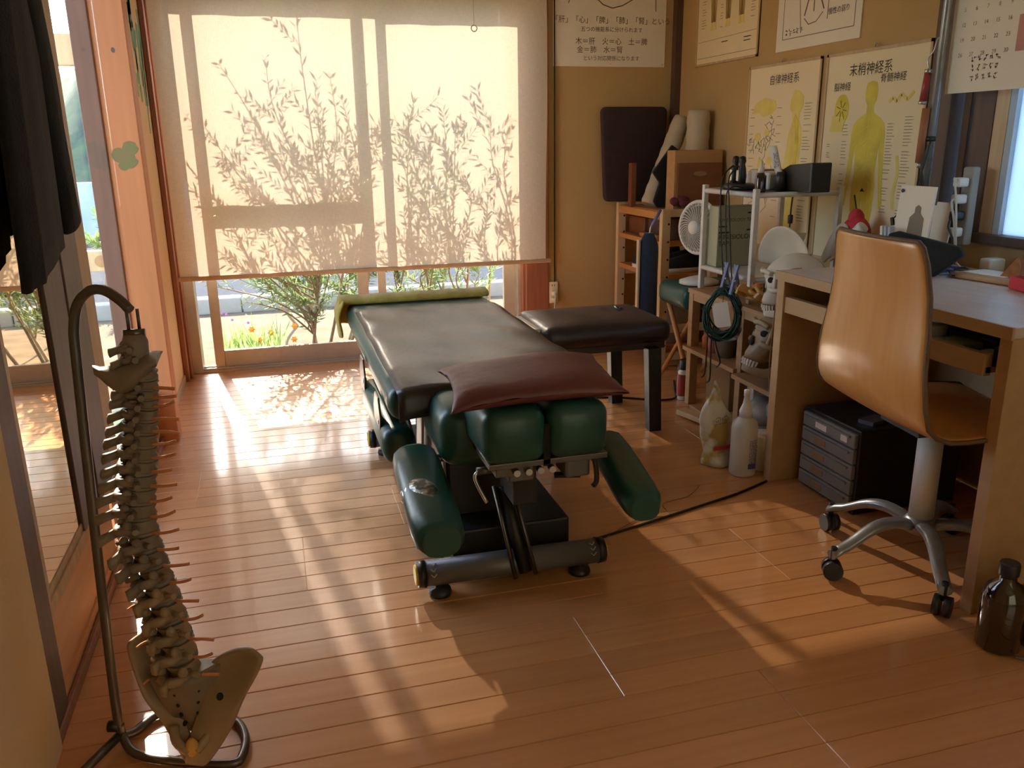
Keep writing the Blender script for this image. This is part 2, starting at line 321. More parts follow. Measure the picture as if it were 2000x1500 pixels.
# ================= the setting =================
# floor: planks in rows along x, four rows to a laid panel
floor = struct(MB().bx(-.62, 2.16, -1.6, 4.34, -.06, -.013).build('floor', 'subfloor'))
PW, Y0 = .0788, 1.361 - 12 * .0788
plank_mesh = {}
def plank(x0, x1, y):
    L = round(x1 - x0, 3)
    if L not in plank_mesh:
        b = MB(); h, w, c = .013, PW / 2 - .0004, .0016
        b.ring([[(-L / 2, -w, 0), (L / 2, -w, 0), (L / 2, w, 0), (-L / 2, w, 0)], [(-L / 2, -w, h - c), (L / 2, -w, h - c), (L / 2, w, h - c), (-L / 2, w, h - c)],
                [(-L / 2 + c, -w + c, h), (L / 2 - c, -w + c, h), (L / 2 - c, w - c, h), (-L / 2 + c, w - c, h)]], smooth=False)
        ob = b.build('plank', 'plank', floor); plank_mesh[L] = ob.data
    else:
        ob = bpy.data.objects.new('plank', plank_mesh[L]); col.objects.link(ob); ob.parent = floor
    ob.location = ((x0 + x1) / 2, y, -.013); return ob
row = 0; y = Y0 + PW / 2
while y < 4.33:
    off = [.30, -.32, .92, .61, 1.21, 0.0][(row // 4) % 6]
    cuts = sorted({-.56, 2.115} | {round(off + k * 1.818, 3) for k in range(-2, 3) if -.45 < off + k * 1.818 < 2.0})
    for a, b_ in zip(cuts, cuts[1:]): plank(a, b_, y)
    y += PW; row += 1

# back wall with the window opening, right wall with the desk window
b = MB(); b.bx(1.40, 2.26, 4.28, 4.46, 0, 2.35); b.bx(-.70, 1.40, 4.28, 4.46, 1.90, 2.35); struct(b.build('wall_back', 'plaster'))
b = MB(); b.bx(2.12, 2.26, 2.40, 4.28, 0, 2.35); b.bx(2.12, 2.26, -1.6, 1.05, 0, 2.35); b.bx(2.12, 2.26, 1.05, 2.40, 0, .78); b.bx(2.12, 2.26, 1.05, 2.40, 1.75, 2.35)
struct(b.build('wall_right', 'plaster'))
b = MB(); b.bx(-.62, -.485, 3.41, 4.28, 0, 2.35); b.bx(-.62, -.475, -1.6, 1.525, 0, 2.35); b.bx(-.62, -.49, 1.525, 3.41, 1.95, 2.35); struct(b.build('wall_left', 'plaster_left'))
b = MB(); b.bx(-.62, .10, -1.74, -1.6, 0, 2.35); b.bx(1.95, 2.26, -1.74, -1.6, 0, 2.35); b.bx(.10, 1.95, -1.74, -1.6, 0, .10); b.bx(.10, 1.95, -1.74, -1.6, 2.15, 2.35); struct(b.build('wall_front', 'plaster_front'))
# added paper-screened opening, unseen behind the camera, to fill the near side with light
wfill = sempty('fill_window', (.78, -1.67, .1))
b = MB()
for x in (.10, 1.01, 1.91): b.bx(x, x + .04, -1.70, -1.66, .10, 2.15)
b.bx(.10, 1.95, -1.70, -1.66, .10, .14).bx(.10, 1.95, -1.70, -1.66, 2.11, 2.15); b.build('window_frame', 'alu', wfill)
for x in (.14, 1.05): MB().bx(x, x + .87, -1.682, -1.678, .14, 2.11).build('pane', 'fillpaper', wfill)
struct(MB().bx(-.70, 2.26, -1.74, 4.46, 2.35, 2.45).build('ceiling', 'ceiling'))
struct(MB().bx(1.40, 2.115, 4.262, 4.28, 0, .06).build('baseboard_back', 'redwood'))
struct(MB().bx(2.105, 2.12, 2.40, 4.262, 0, .06).build('baseboard_right', 'redwood'))
b = MB(); b.bx(-.50, -.478, 3.41, 4.27, .0, .035); struct(b.build('baseboard_left', 'palewood'))
# corner strip where the two walls meet
struct(MB().bx(2.085, 2.12, 4.235, 4.28, .06, 2.35).build('trim_1', 'darkwood'))
# timber casing left and right of the window
b = MB(); b.bx(-.483, -.462, 4.20, 4.46, 0, 1.90); b.bx(-.462, -.452, 4.26, 4.33, 0, 1.9); struct(b.build('trim_2', 'redwood', bevel=.003))
b = MB(); b.bx(1.275, 1.40, 4.262, 4.46, 0, 1.90); b.bx(1.262, 1.30, 4.29, 4.44, 0, 1.90); struct(b.build('trim_3', 'redwood', bevel=.004))
# corner post of the glazed side, its jamb and the painted leaf
post = struct(MB().bx(-.537, -.427, 3.30, 3.41, 0, 2.35).build('trim_4', 'postwood', bevel=.003))
b = MB()
for cx_, cz_, r_ in ((-.500, 1.075, .026), (-.463, 1.098, .025), (-.470, 1.055, .026), (-.490, 1.040, .018)):
    b.prism([(r_ * math.cos(a * PI / 8) * (1 + .12 * math.cos(3 * a)), r_ * math.sin(a * PI / 8)) for a in range(16)], (cx_, 3.2992 - .0002 * cz_, cz_), (1, 0, 0), (0, 0, 1), -.0006)
b.build('painted_leaf', 'leafpaint', post)
for kx, kz in ((-.475, 1.42),):
    MB().prism([(.006 * math.cos(a * PI / 5), .009 * math.sin(a * PI / 5)) for a in range(10)], (kx, 3.2995, kz), (1, 0, 0), (0, 0, 1), .0006).build('wood_knot', 'darkwood', post)
struct(MB().bx(-.60, -.537, 3.285, 3.37, 0, 2.35).build('trim_5', 'jambwood', bevel=.003))
# mural brush strokes on the short left wall
wl = bpy.data.objects['wall_left']
random.seed(3)
for k in range(34):
    yy = 3.43 + random.random() * .74; hh = .06 + .20 * random.random(); zz = 1.38 + .16 * (4.2 - yy) + random.random() * .45 - .24 * (yy - 3.45)
    MB().box((-.4842, yy, zz), (.0012, .02 + .035 * random.random(), hh), (random.uniform(-.25, .25), 0, 0)).build('brush_stroke', 'muralteal' if yy > 3.9 else 'muralgreen', wl)

# window: two sliding sashes in an aluminium frame
win = sempty('window_1', (.42, 4.38, 0))
b = MB(); b.bx(-.462, -.405, 4.33, 4.45, .0, 1.86); b.bx(1.245, 1.272, 4.33, 4.45, 0, 1.86); b.bx(-.405, 1.245, 4.33, 4.45, 1.80, 1.88)
b.bx(-.405, 1.245, 4.335, 4.45, -.02, .012); b.bx(-.405, 1.245, 4.345, 4.352, .012, .022); b.bx(-.405, 1.245, 4.39, 4.396, .012, .022); b.build('window_frame', 'alu', win, bevel=.002)
def sash(x0, x1, y, mid, sw):
    s_ = MB(); s_.bx(x0, x0 + sw[0], y - .014, y + .014, .012, 1.80).bx(x1 - sw[1], x1, y - .014, y + .014, .012, 1.80)
    s_.bx(x0 + sw[0], x1 - sw[1], y - .012, y + .012, .014, .105).bx(x0 + sw[0], x1 - sw[1], y - .012, y + .012, 1.765, 1.80)
    if mid: s_.bx(x0 + sw[0], x1 - sw[1], y - .012, y + .012, .832, .925)
    f_ = s_.build('sash', 'alu', win, bevel=.002)
    for z0, z1 in ((.105, .832), (.925, 1.765)) if mid else ((.105, 1.765),):
        MB().bx(x0 + sw[0], x1 - sw[1], y - .002, y + .002, z0, z1).build('pane', 'glass', f_)
sash(-.345, .447, 4.372, True, (.047, .055))
sash(.500, 1.248, 4.412, False, (.042, .062))
b = MB().bx(-.42, .505, 4.408, 4.412, .012, 1.80); b.build('pane', 'glass', win)
MB().bx(-.34, -.318, 4.335, 4.36, .70, .735).build('sash_latch', 'darksteel', win)

# desk window on the right wall
w2 = sempty('window_2', (2.14, 1.7, .78))
b = MB(); b.bx(2.09, 2.20, 2.30, 2.40, .78, 1.75).bx(2.09, 2.20, 1.05, 1.09, .78, 1.75).bx(2.09, 2.20, 1.09, 2.30, .78, .81).bx(2.09, 2.20, 1.09, 2.30, 1.70, 1.75); b.build('window_frame', 'darkwood', w2, bevel=.004)
b = MB(); b.bx(2.12, 2.15, 2.245, 2.275, .81, 1.70); b.bx(2.115, 2.15, 2.15, 2.23, .81, 1.70); b.build('sash', 'darkwood', w2, bevel=.003)
MB().bx(2.118, 2.15, 2.098, 2.147, .81, 1.70).build('sash_edge', 'palewood', w2)
MB().bx(2.118, 2.15, 2.072, 2.096, .81, 1.70).build('sash_gasket', 'bluecover', w2)
MB().bx(2.135, 2.14, 1.09, 2.074, .81, 1.70).build('pane', 'frost', w2)
MB().bx(2.16, 2.165, 2.22, 2.30, .81, 1.70).build('pane', 'frost', w2)

# glazed sliding doors along the left side
d1 = sempty('door_1', (-.52, 1.98, 0)); d2 = sempty('door_2', (-.52, 2.9, 0))
MB().bx(-.535, -.482, 1.525, 1.630, .02, 1.95).build('stile', 'darkwood', d1, bevel=.003)
MB().prism([(0, 0), (.052, 0), (0, .010)], (-.493, 1.630, .24), (0, 1, 0), (1, 0, 0), -1.7).build('glazing_bead', 'palewood', d1)  # pale colour stands in for the light this bead catches
MB().bx(-.535, -.487, 1.985, 2.16, .235, 1.95).build('stile', 'darkwood', d1, bevel=.003)
MB().bx(-.528, -.495, 1.630, 2.30, .045, .235).build('bottom_panel', 'panelwood', d1)
b = MB(); b.bx(-.535, -.487, 1.630, 2.345, .212, .242); b.bx(-.505, -.491, 1.65, 2.0, .242, .262); b.build('bottom_rail', 'palewood', d1, bevel=.002)
MB().bx(-.535, -.490, 1.630, 2.345, 0.02, .05).build('rail', 'panelwood', d1)
MB().bx(-.500, -.4935, 1.630, 1.99, .245, 1.95).build('pane', 'mirror', d1)
MB().bx(-.535, -.484, 2.165, 2.345, .235, 1.95).build('stile', 'darkwood', d2, bevel=.003)
MB().bx(-.545, -.487, 2.345, 2.475, .235, 1.95).build('stile', 'palewood', d2, bevel=.003)  # pale colour stands in for sunlight glancing along this stile
MB().bx(-.528, -.498, 2.345, 3.29, .045, .19).build('bottom_panel', 'panelwood', d2)
MB().bx(-.535, -.492, 2.345, 3.29, .19, .215).build('bottom_rail', 'redwood', d2, bevel=.002)
MB().bx(-.535, -.492, 2.345, 3.29, .02, .045).build('rail', 'panelwood', d2)
MB().bx(-.522, -.519, 2.475, 3.299, .215, 1.95).build('pane', 'clearglass', d2)
b = MB(); b.bx(-.56, -.484, 1.525, 3.30, -.012, .02); b.bx(-.488, -.478, 1.525, 3.30, 0, .028); struct(b.build('trim_6', 'redwood', bevel=.002))

# roller blind
rb = thing('roller_blind', (.46, 4.2, .5), 'beige translucent roller blind pulled most of the way down the garden window', 'blind')
P = []
for i in range(41):
    x = -.447 + 1.815 * i / 40; P.append([(x + .006 * math.sin(j * .35) * (i == 40), 4.20 + .006 * math.sin(i * .42 + .5) * (j / 14) ** 1.5 + .004 * math.sin(i * 1.3), 1.93 - 1.425 * j / 14) for j in range(15)])
MB().grid(P).build('fabric', 'blind', rb)
MB().rbx(-.457, 1.392, 4.191, 4.211, .488, .510, .006).build('bottom_bar', 'beigebar', rb)
MB().cyl((-.45, 4.215, 1.95), (1.385, 4.215, 1.95), .022).build('roller', 'whitepaint', rb)
MB().tube([(1.00, 4.183, 1.93), (1.0, 4.181, 1.64)], .0013, 6).build('pull_cord', 'whitecord', rb)
b = MB(); b.tube([(1.0 + .014 * math.cos(k * PI / 8), 4.18, 1.624 + .014 * math.sin(k * PI / 8)) for k in range(17)], .0028, 6); b.build('pull_ring', 'white', rb)

# ================= outside =================
def ground(name, m, x0, x1, y0, y1, z):
    return struct(MB().bx(x0, x1, y0, y1, z - .1, z).build(name, m))
ground('garden_ground', 'soil', -9, 9, 4.48, 6.78, -.15)
ground('path_ground', 'hill', -9, -.62, -1.76, 4.48, -.15)  # dark slope colour used here to stand in for shade outside the doors
ground('yard_ground', 'soil', -9, 9, -14, -1.76, -.15)
ground('road', 'asphalt', -30, 30, 7.02, 26, -.17)
for k in range(9):
    o = MB().rbox((-2.73 + k * .61 + .3, 6.90, -.12), (.60, .16, .16), .012, 2).build('kerb_stone', 'concrete', loc=(-2.73 + k * .61 + .3, 6.9, -.19))
    tag(o, 'pale concrete kerb stone at the road edge, %s in the row from the left' % ('first', 'second', 'third', 'fourth', 'fifth', 'sixth', 'seventh', 'eighth', 'ninth')[k], 'kerb stone', 'kerb stones along the road')
hill = MB(); random.seed(5)
P = [[(-16 + 2.0 * i, 15 + 1.1 * j + random.uniform(-.3, .3), -.2 + (3.4 if i < 7 else 6.6) * (j / 7) ** .8 * (.86 + .14 * math.sin(i * 1.1)) + random.uniform(-.12, .12)) for j in range(8)] for i in range(17)]  # right part, unseen behind the blind, raised to block bright sky showing through
struct(hill.grid(P).build('hillside', 'hill'))
struct(MB().bx(-9.5, -1.2, 13.6, 13.8, -.2, .62).build('roadside_barrier', 'bluecover'))
gate = thing('wooden_gate', (-1.0, 4.3, -.15), 'pale timber gate frame outside, behind the left glass door', 'gate')
MB().bx(-1.35, -.64, 4.28, 4.34, 1.45, 1.58).build('rail', 'palewood', gate, bevel=.004)
r_ = MB().bx(-1.35, -.64, 4.28, 4.34, .545, .64).build('rail', 'palewood', gate, bevel=.004)
MB().prism([(.028 * math.cos(a * PI / 9), .028 * math.sin(a * PI / 9)) for a in range(18)], (-.79, 4.2795, .592), (1, 0, 0), (0, 0, 1), .0012).build('knot', 'knot', r_)
MB().bx(-1.42, -1.35, 4.28, 4.34, -.15, 1.7).build('post', 'palewood', gate, bevel=.004)
MB().bx(-.64, -.625, 4.28, 4.34, -.15, 1.7).build('post', 'palewood', gate, bevel=.003)

def leaf(b, p, d, up, L, w):
    d = d.normalized(); s_ = d.cross(up)
    s_ = s_.normalized() if s_.length > 1e-4 else Vector((1, 0, 0)); n = s_.cross(d)
    b.add([p, p + d * L * .45 + s_ * w + n * w * .3, p + d * L, p + d * L * .45 - s_ * w + n * w * .3, p + d * L * .5], [(0, 1, 4), (1, 2, 4), (2, 3, 4), (3, 0, 4)])
def shrub(name, label, bases, tips, ys, seed, m='leaf', fill=1.0, big=1.0):
    random.seed(seed); e = thing(name, (bases[0][0], bases[0][1], -.15), label, 'shrub', 'shrubs outside the window'); fo = MB(); forks = []
    zt = sum(z for x, z in tips) / len(tips) + .581 * (ys - 4.2); xt = sum(x for x, z in tips) / len(tips) - .17 * (ys - 4.2)
    for k, bs in enumerate(bases):
        bs = Vector(bs); tp = Vector((xt + (bs.x - xt) * 1.6, ys, bs.z + (zt - bs.z) * .62))
        pts = cr([bs, bs.lerp(tp, .5) + Vector((random.uniform(-.06, .06), 0, 0)), tp], 8)
        MB().tube(pts, [.011 - .005 * i / len(pts) for i in range(len(pts))], 6).build('trunk', 'stem', e); forks += pts[5:]
    for (xb, zb) in tips:
        yy = ys + random.uniform(-.16, .16); d = yy - 4.2; tip = Vector((xb - .17 * d, yy, zb + .581 * d))
        c = [f for f in forks if f.z < tip.z - .1] or forks[:3]; bs = min(c, key=lambda f: abs(f.x - tip.x) + .25 * abs(tip.z - f.z - .35) + random.uniform(0, .25))
        mid = bs.lerp(tip, .45) + Vector((random.uniform(-.08, .08), random.uniform(-.05, .05), .03))
        pts = cr([bs, mid, bs.lerp(tip, .78) + Vector((random.uniform(-.04, .04), random.uniform(-.04, .04), .02)), tip], 7); n = len(pts)
        MB().tube(pts, [.005 * (1 - i / n) + .0012 for i in range(n)], 5).build('stem', 'stem', e)
        for i in range(2, n):
            p = pts[i]; t = (pts[min(i + 1, n - 1)] - pts[i - 1]).normalized()
            for rep in range(2):
                if i < n - 3 and random.random() < .62 * fill:
                    a = random.uniform(0, 2 * PI); dr = (t * .75 + Vector((math.cos(a), .6 * math.sin(a), .15))).normalized(); ln = random.uniform(.10, .24)
                    q = [p + dr * ln * k / 7 + Vector((0, 0, .02 * (k / 7) ** 2)) for k in range(8)]
                    fo.tube(q, .0014, 3, caps=False)
                    for k in range(1, 8):
                        for sgn in (-1, 1):
                            a2 = random.uniform(0, PI); sd = dr.cross(Vector((math.cos(a2), math.sin(a2), .3))).normalized() * sgn
                            leaf(fo, q[k], dr * .8 + sd * .75, Vector((random.uniform(-1, 1), random.uniform(-1, 1), 1)), random.uniform(.045, .072) * big, random.uniform(.006, .009) * big)
            for sgn in (-1, 1):
                if random.random() < .25: continue
                a2 = random.uniform(0, PI); sd = t.cross(Vector((math.cos(a2), math.sin(a2), .2))).normalized() * sgn
                leaf(fo, p, t * .8 + sd * .8, Vector((random.uniform(-1, 1), random.uniform(-1, 1), 1)), random.uniform(.045, .07) * big, random.uniform(.006, .009) * big)
    f_ = fo.build('foliage', m, e); f_['kind'] = 'stuff'; return e
shrub('garden_shrub', 'tall narrow-leaved shrub outside, casting its shadow on the left window panes',
      [(.14, 4.84, -.15), (.22, 4.86, -.15), (.30, 4.82, -.15)],
      [(.18, 1.66), (-.17, 1.45), (.03, 1.48), (-.36, 1.02), (-.33, .86), (-.26, 1.18), (-.06, 1.22), (.10, 1.12), (.24, 1.34), (.31, 1.42), (.27, 1.25), (.36, 1.16), (.40, .98), (-.20, 1.04), (.06, 1.06),
       (.20, 1.02), (-.02, .86), (.28, .90), (-.15, .80), (.15, .76), (.35, .72), (-.28, .64), (.02, .62), (.3, .58), (-.12, .56), (.36, 1.30), (.30, 1.10), (-.1, .95), (-.22, .42), (-.3, .36), (-.34, .22), (-.26, .14), (-.18, .26), (-.12, .06), (-.08, .30), (-.3, .48), (-.1, .36), (.02, .45), (.12, .34), (.22, .42), (.32, .38), (.0, .22), (.16, .18), (.28, .24), (.38, .30), (.40, .5), (-.04, .12), (.2, .06)], 4.70, 11, fill=.20, big=.80)
shrub('garden_shrub', 'bushier narrow-leaved shrub outside, casting its shadow on the right window pane',
      [(.66, 4.84, -.15), (.78, 4.88, -.15), (.95, 4.84, -.15)],
      [(.70, 1.30), (.84, 1.24), (.90, 1.18), (1.08, 1.20), (1.16, 1.12), (.62, 1.06), (.65, .92), (.76, 1.06), (.95, .92), (1.06, .86), (1.17, .86), (.71, .76), (.85, .74), (1.0, .66), (.60, .62),
       (.80, .92), (.90, .60), (.70, .58), (1.14, .68), (.78, 1.16), (.68, 1.14), (.62, .42), (.74, .36), (.84, .44), (.94, .34), (1.04, .42), (1.14, .38), (.7, .22), (.88, .2), (1.02, .24), (.58, .3), (.78, .1)], 4.70, 23, fill=.24, big=.80)
shrub('garden_shrub', 'low leafy shrub by the kerb, seen below the blind', [(.10, 6.1, -.15), (.5, 6.0, -.15), (.9, 6.15, -.15)],
      [(x_, z_ - 1.02) for x_, z_ in ((.1, .75), (.3, .85), (.5, .8), (.7, .85), (.9, .75), (1.1, .8), (1.3, .7), (.0, .65), (.6, .6), (1.0, .6), (1.5, .7), (1.2, .55))], 6.0, 31, 'leaf2', fill=.4, big=1.5)
shrub('garden_shrub', 'feathery green shrub in the garden bed, seen through the left sash below the blind', [(.20, 5.5, -.15), (.42, 5.55, -.15)],
      [(x_, z_) for x_, z_ in ((.05, -.42), (.2, -.30), (.35, -.26), (.5, -.34), (.65, -.28), (.75, -.4), (.3, -.48), (.55, -.5), (.12, -.2), (.45, -.18), (.7, -.16), (.25, -.1))], 5.5, 47, 'leaf', fill=.35)
shrub('garden_shrub', 'feathery green shrub in the garden bed, seen beyond the foot of the treatment table', [(1.05, 5.5, -.15), (1.25, 5.45, -.15)],
      [(x_, z_) for x_, z_ in ((.95, -.42), (1.1, -.30), (1.25, -.26), (1.4, -.34), (1.55, -.28), (1.2, -.48), (1.02, -.2), (1.35, -.18), (1.5, -.45))], 5.5, 53, 'leaf2', fill=.3)
shrub('garden_shrub', 'green weedy bush growing beyond the timber gate', [(-1.15, 7.5, -.15), (-1.3, 7.4, -.15)],
      [(-.62, -1.55), (-.7, -1.5), (-.55, -1.62), (-.8, -1.6)], 7.5, 37, 'leaf2')
fl = thing('flowering_plant', (-.20, 5.35, -.15), 'tufted plant with orange and violet flowers outside the sash', 'plant')
random.seed(9); fo = MB()
for k in range(90):
    p = Vector((-.22 + random.uniform(-.16, .22), 5.35 + random.uniform(-.12, .12), -.15)); leaf(fo, p, Vector((random.uniform(-.5, .5), random.uniform(-.4, .4), 1)), Vector((random.uniform(-1, 1), 1, .2)), random.uniform(.10, .26), .005)
f_ = fo.build('foliage', 'leaf2', fl); f_['kind'] = 'stuff'
for k in range(9):
    x, y, z = -.12 + random.uniform(-.12, .2), 5.28 + random.uniform(-.06, .06), -.02 + random.uniform(-.05, .06)
    if k > 4: x, z = -.28 + random.uniform(-.1, .1), .07 + random.uniform(-.04, .06)
    q = MB()
    for j in range(6): leaf(q, Vector((x, y, z)), Vector((math.cos(j * PI / 3), .3, math.sin(j * PI / 3))), Vector((0, 1, 0)), .024 if k < 5 else .012, .009 if k < 5 else .004)
    q.build('flower', 'flower' if k < 5 else 'flower2', fl)

# ================= treatment table =================
tb = thing('treatment_table', (.53, 2.4, 0), 'green chiropractic treatment table with a black leather cover and grey roller base', 'treatment table')
MB().rbx(.243, .817, 2.05, 3.33, .405, .500, .038, 4).build('main_cushion', 'green', tb)
random.seed(2); P = []
for i in range(25):
    x = .262 + .540 * i / 24; e = min(i, 24 - i) / 24; r = []
    for j in range(40):
        y = 2.015 + 1.10 * (j - 3) / 36 if j > 3 else 2.015
        z = .506 + .0035 * math.sin(y * 23 + x * 7) * math.sin(x * 9 + y * 3) + .002 * math.sin(x * 31 + y * 17) - (.006 if e < .02 else 0)
        if j <= 6: z -= .012 * (1 - j / 6) ** 2
        if j <= 3: z -= (3 - j) * (.020 if x < .40 else .010 if x < .5 else .004)
        r.append((x, y - (.004 * (3 - j) if j < 3 else 0), z))
    P.append(r)
MB().grid(P).build('leather_cover', 'blackleather', tb, solid=.004)
b = MB(); b.rbx(.335, .745, 1.83, 2.12, .345, .498, .045, 4); b.build('chest_cushion', 'green', tb)
for x0, x1 in ((.398, .540), (.548, .688)):
    MB().rbx(x0, x1, 1.652, 1.93, .414, .542, .030, 4, .004).build('head_cushion', 'green', tb)
MB().bx(.536, .552, 1.67, 1.90, .40, .50).build('head_slot', 'hole', tb)
# arm rests
def pad(pts, w, t, m, name, par, sub=2):
    b = MB(); rings = []
    for i, (p, k) in enumerate(pts):
        p = Vector(p); n = 14
        rings.append([p + Vector((w / 2 * k * math.copysign(abs(math.cos(a)) ** .7, math.cos(a)), 0, t / 2 * (.55 + .45 * k) * math.copysign(abs(math.sin(a)) ** .75, math.sin(a)))) for a in [2 * PI * q / n for q in range(n)]])
    return b.ring(rings).build(name, m, par)
la = pad([((.284, 1.945, .352), .70), ((.284, 1.93, .350), .93), ((.283, 1.86, .342), 1), ((.281, 1.76, .328), 1), ((.280, 1.64, .310), 1), ((.280, 1.59, .302), .93), ((.280, 1.568, .298), .70)], .116, .078, 'green', 'arm_rest', tb)
MB().ell((.262, 1.725, .341), (.042, .065, .022), 18, 10, (.15, -.50, .2)).build('tape_patch', 'silver', la)
pad([((.795, 1.945, .335), .70), ((.793, 1.93, .333), .93), ((.786, 1.86, .326), 1), ((.775, 1.76, .314), 1), ((.767, 1.68, .303), 1), ((.763, 1.63, .296), .93), ((.761, 1.608, .292), .70)], .100, .07, 'green', 'arm_rest', tb)
for lx, rx in ((.31, .40), (.66, .775)):
    MB().tube([(lx, 1.97, .33), (rx, 1.97, .33)], .011, 8).build('arm_bracket', 'darksteel', tb)
# pelvic side pads hanging below the main cushion
for sx in (0, 1):
    X = lambda x: x if not sx else 1.06 - x
    xs = sorted((X(.228), X(.318)))
    b = MB(); b.rbx(xs[0], xs[1], 2.10, 2.66, .268, .372, .034, 3); b.build('side_pad', 'green', tb)
    for yy, zz in ((2.62, .40), (2.24, .385)):
        q = MB().prism([(-.05, -.055), (.06, -.06), (.075, .0), (.03, .05), (-.04, .05), (-.07, .0)], (X(.236), yy, zz), (0, 1, 0), (0, 0, 1), .006 * (1 if sx else -1)).build('bracket', 'darksteel', tb, bevel=.002)
        MB().cyl((X(.228), yy - .035, zz - .02), (X(.240), yy - .035, zz - .02), .008, n=10).build('bolt', 'steel', q)
# pedestal, linkage and base
MB().bx(.345, .700, 1.955, 2.86, .030, .125).build('base_box', 'black', tb, bevel=.006)
MB().bx(.385, .56, 2.05, 2.56, .12, .36).build('pedestal', 'black', tb, bevel=.01)
MB().prism([(2.02, .17), (2.10, .12), (2.34, .12), (2.34, .40), (2.24, .40), (2.12, .33), (2.02, .40)], (.372, 0, 0), (0, 1, 0), (0, 0, 1), .008).build('side_plate', 'darksteel', tb, bevel=.002)
MB().prism([(2.30, .10), (2.38, .10), (2.28, .42), (2.20, .42)], (.352, 0, 0), (0, 1, 0), (0, 0, 1), .008).build('link_bar', 'steel', tb, bevel=.002)
MB().prism([(2.36, .12), (2.9, .30), (2.9, .35), (2.36, .17)], (.36, 0, 0), (0, 1, 0), (0, 0, 1), .01).build('link_bar', 'greymetal', tb)
for zz in (.36, .30, .24): MB().cyl((.360, 2.05, zz), (.380, 2.05, zz), .007, n=10).build('bolt', 'steel', tb)
MB().bx(.352, .372, 1.93, 2.9, .05, .075).build('base_rail', 'steel', tb)
for yy in (1.88, 2.93):
    o = MB().cyl((.285, yy, .060), (.752, yy, .055), .033, n=24).build('roller_bar', 'greymetal', tb)
    for xe, s_, zz in ((.285, -1, .060), (.752, 1, .055)):
        MB().cyl((xe + .004 * -s_, yy, zz), (xe + .016 * s_, yy, zz), .035, .033, 24).build('end_collar', 'blackplastic', o)
        MB().cyl((xe + .016 * s_, yy, zz), (xe + .022 * s_, yy, zz), .028, .025, 24).build('end_cap', 'yellow', o)
        b = MB()
        for k in range(3):
            for q in range(2):
                a0 = PI * .62 + k * .42
                for g in (-1, 1):
                    p0 = Vector((xe - s_ * (.022 + g * .0075), yy + .0335 * math.cos(a0), zz + .0335 * math.sin(a0))); p1 = Vector((xe - s_ * .022, yy + .0335 * math.cos(a0 + .25), zz + .0335 * math.sin(a0 + .25)))
                    b.cyl(p0, p1, .0016, n=5)
        b.build('chevron_mark', 'white', o)
    for xx in (.325, .70):
        MB().lathe([(.012, .035), (.012, .02), (.027, .017), (.030, .006), (.028, 0)], (xx, yy - .005, 0), 16).build('foot', 'blackplastic', tb)
b = MB(); b.tube([(.502, 1.905, .262), (.541, 1.838, .046)], .017, 4); b.build('tilt_strut', 'black', tb)
b = MB(); b.tube([(.480, 1.91, .262), (.514, 1.836, .032)], .006, 4); b.build('strut_rail', 'darksteel', tb)
b = MB(); b.tube([(.526, 1.90, .262), (.568, 1.836, .036)], .006, 4); b.build('strut_rail', 'darksteel', tb)
b = MB(); b.bx(.41, .69, 1.67, 1.90, .402, .416); b.bx(.43, .47, 1.69, 1.88, .375, .402); b.build('head_plate', 'darksteel', tb, bevel=.002)
b = MB(); b.bx(.46, .52, 1.69, 1.74, .360, .402); b.build('clamp_block', 'darksteel', tb, bevel=.004)
b = MB(); b.bx(.60, .66, 1.70, 1.78, .350, .402); b.build('clamp_block', 'greymetal', tb, bevel=.006)
for k in range(4): MB().cyl((.475 + k * .028, 1.672, .388), (.475 + k * .028, 1.69, .388), .008, n=10).build('bolt', 'steel', tb)
MB().tube(cr([(.655, 1.70, .40), (.662, 1.68, .395), (.666, 1.675, .35), (.655, 1.668, .338)], 4), .006, 8).build('tilt_lever', 'black', tb)
MB().tube([(.585, 1.74, .345), (.645, 1.73, .343)], .008, 8).build('lever_grip', 'black', tb)
MB().tube(cr([(.44, 1.76, .372), (.405, 1.75, .372), (.395, 1.745, .355), (.415, 1.72, .305)], 4), .0045, 8).build('release_rod', 'steel', tb)
MB().tube([(.40, 1.75, .373), (.44, 1.75, .373)], .010, 8).build('rod_sleeve', 'darksteel', tb)
MB().bx(.50, .56, 1.80, 1.93, .25, .40).build('head_post', 'black', tb, bevel=.004)

# oxblood pillow on the head rest
random.seed(4); b = MB(); N = 28; T, B_ = [], []
for i in range(N + 1):
    r1, r2 = [], []
    for j in range(N + 1):
        u, v = math.sin((i / N - .5) * PI), math.sin((j / N - .5) * PI); k = (max(0, 1 - abs(u) ** 5) * max(0, 1 - abs(v) ** 5)) ** .45; cn = (abs(u * v)) ** 3
        px = .540 + (.186 + .020 * cn) * u + .014 * v; py = 1.790 + (.130 + .020 * cn) * v + .008 * u
        wr = (.0016 * math.sin(u * 15 + v * 6) + .0016 * math.sin(v * 19 - u * 4)) * (1 - k) + .004 * math.sin(u * 3.4 + 1.2 * v) * k
        zc = .574 + .006 * v - .010 * cn
        r1.append((px, py, zc + .028 * k + wr)); r2.append((px, py, zc - .026 * k))
    T.append(r1); B_.append(r2)
b.grid(T); b.grid([r[::-1] for r in B_])
pl = b.build('head_pillow', 'redleather', loc=(.545, 1.79, .54)); tag(pl, 'flat oxblood leather pillow lying on the head rest of the green table', 'pillow')
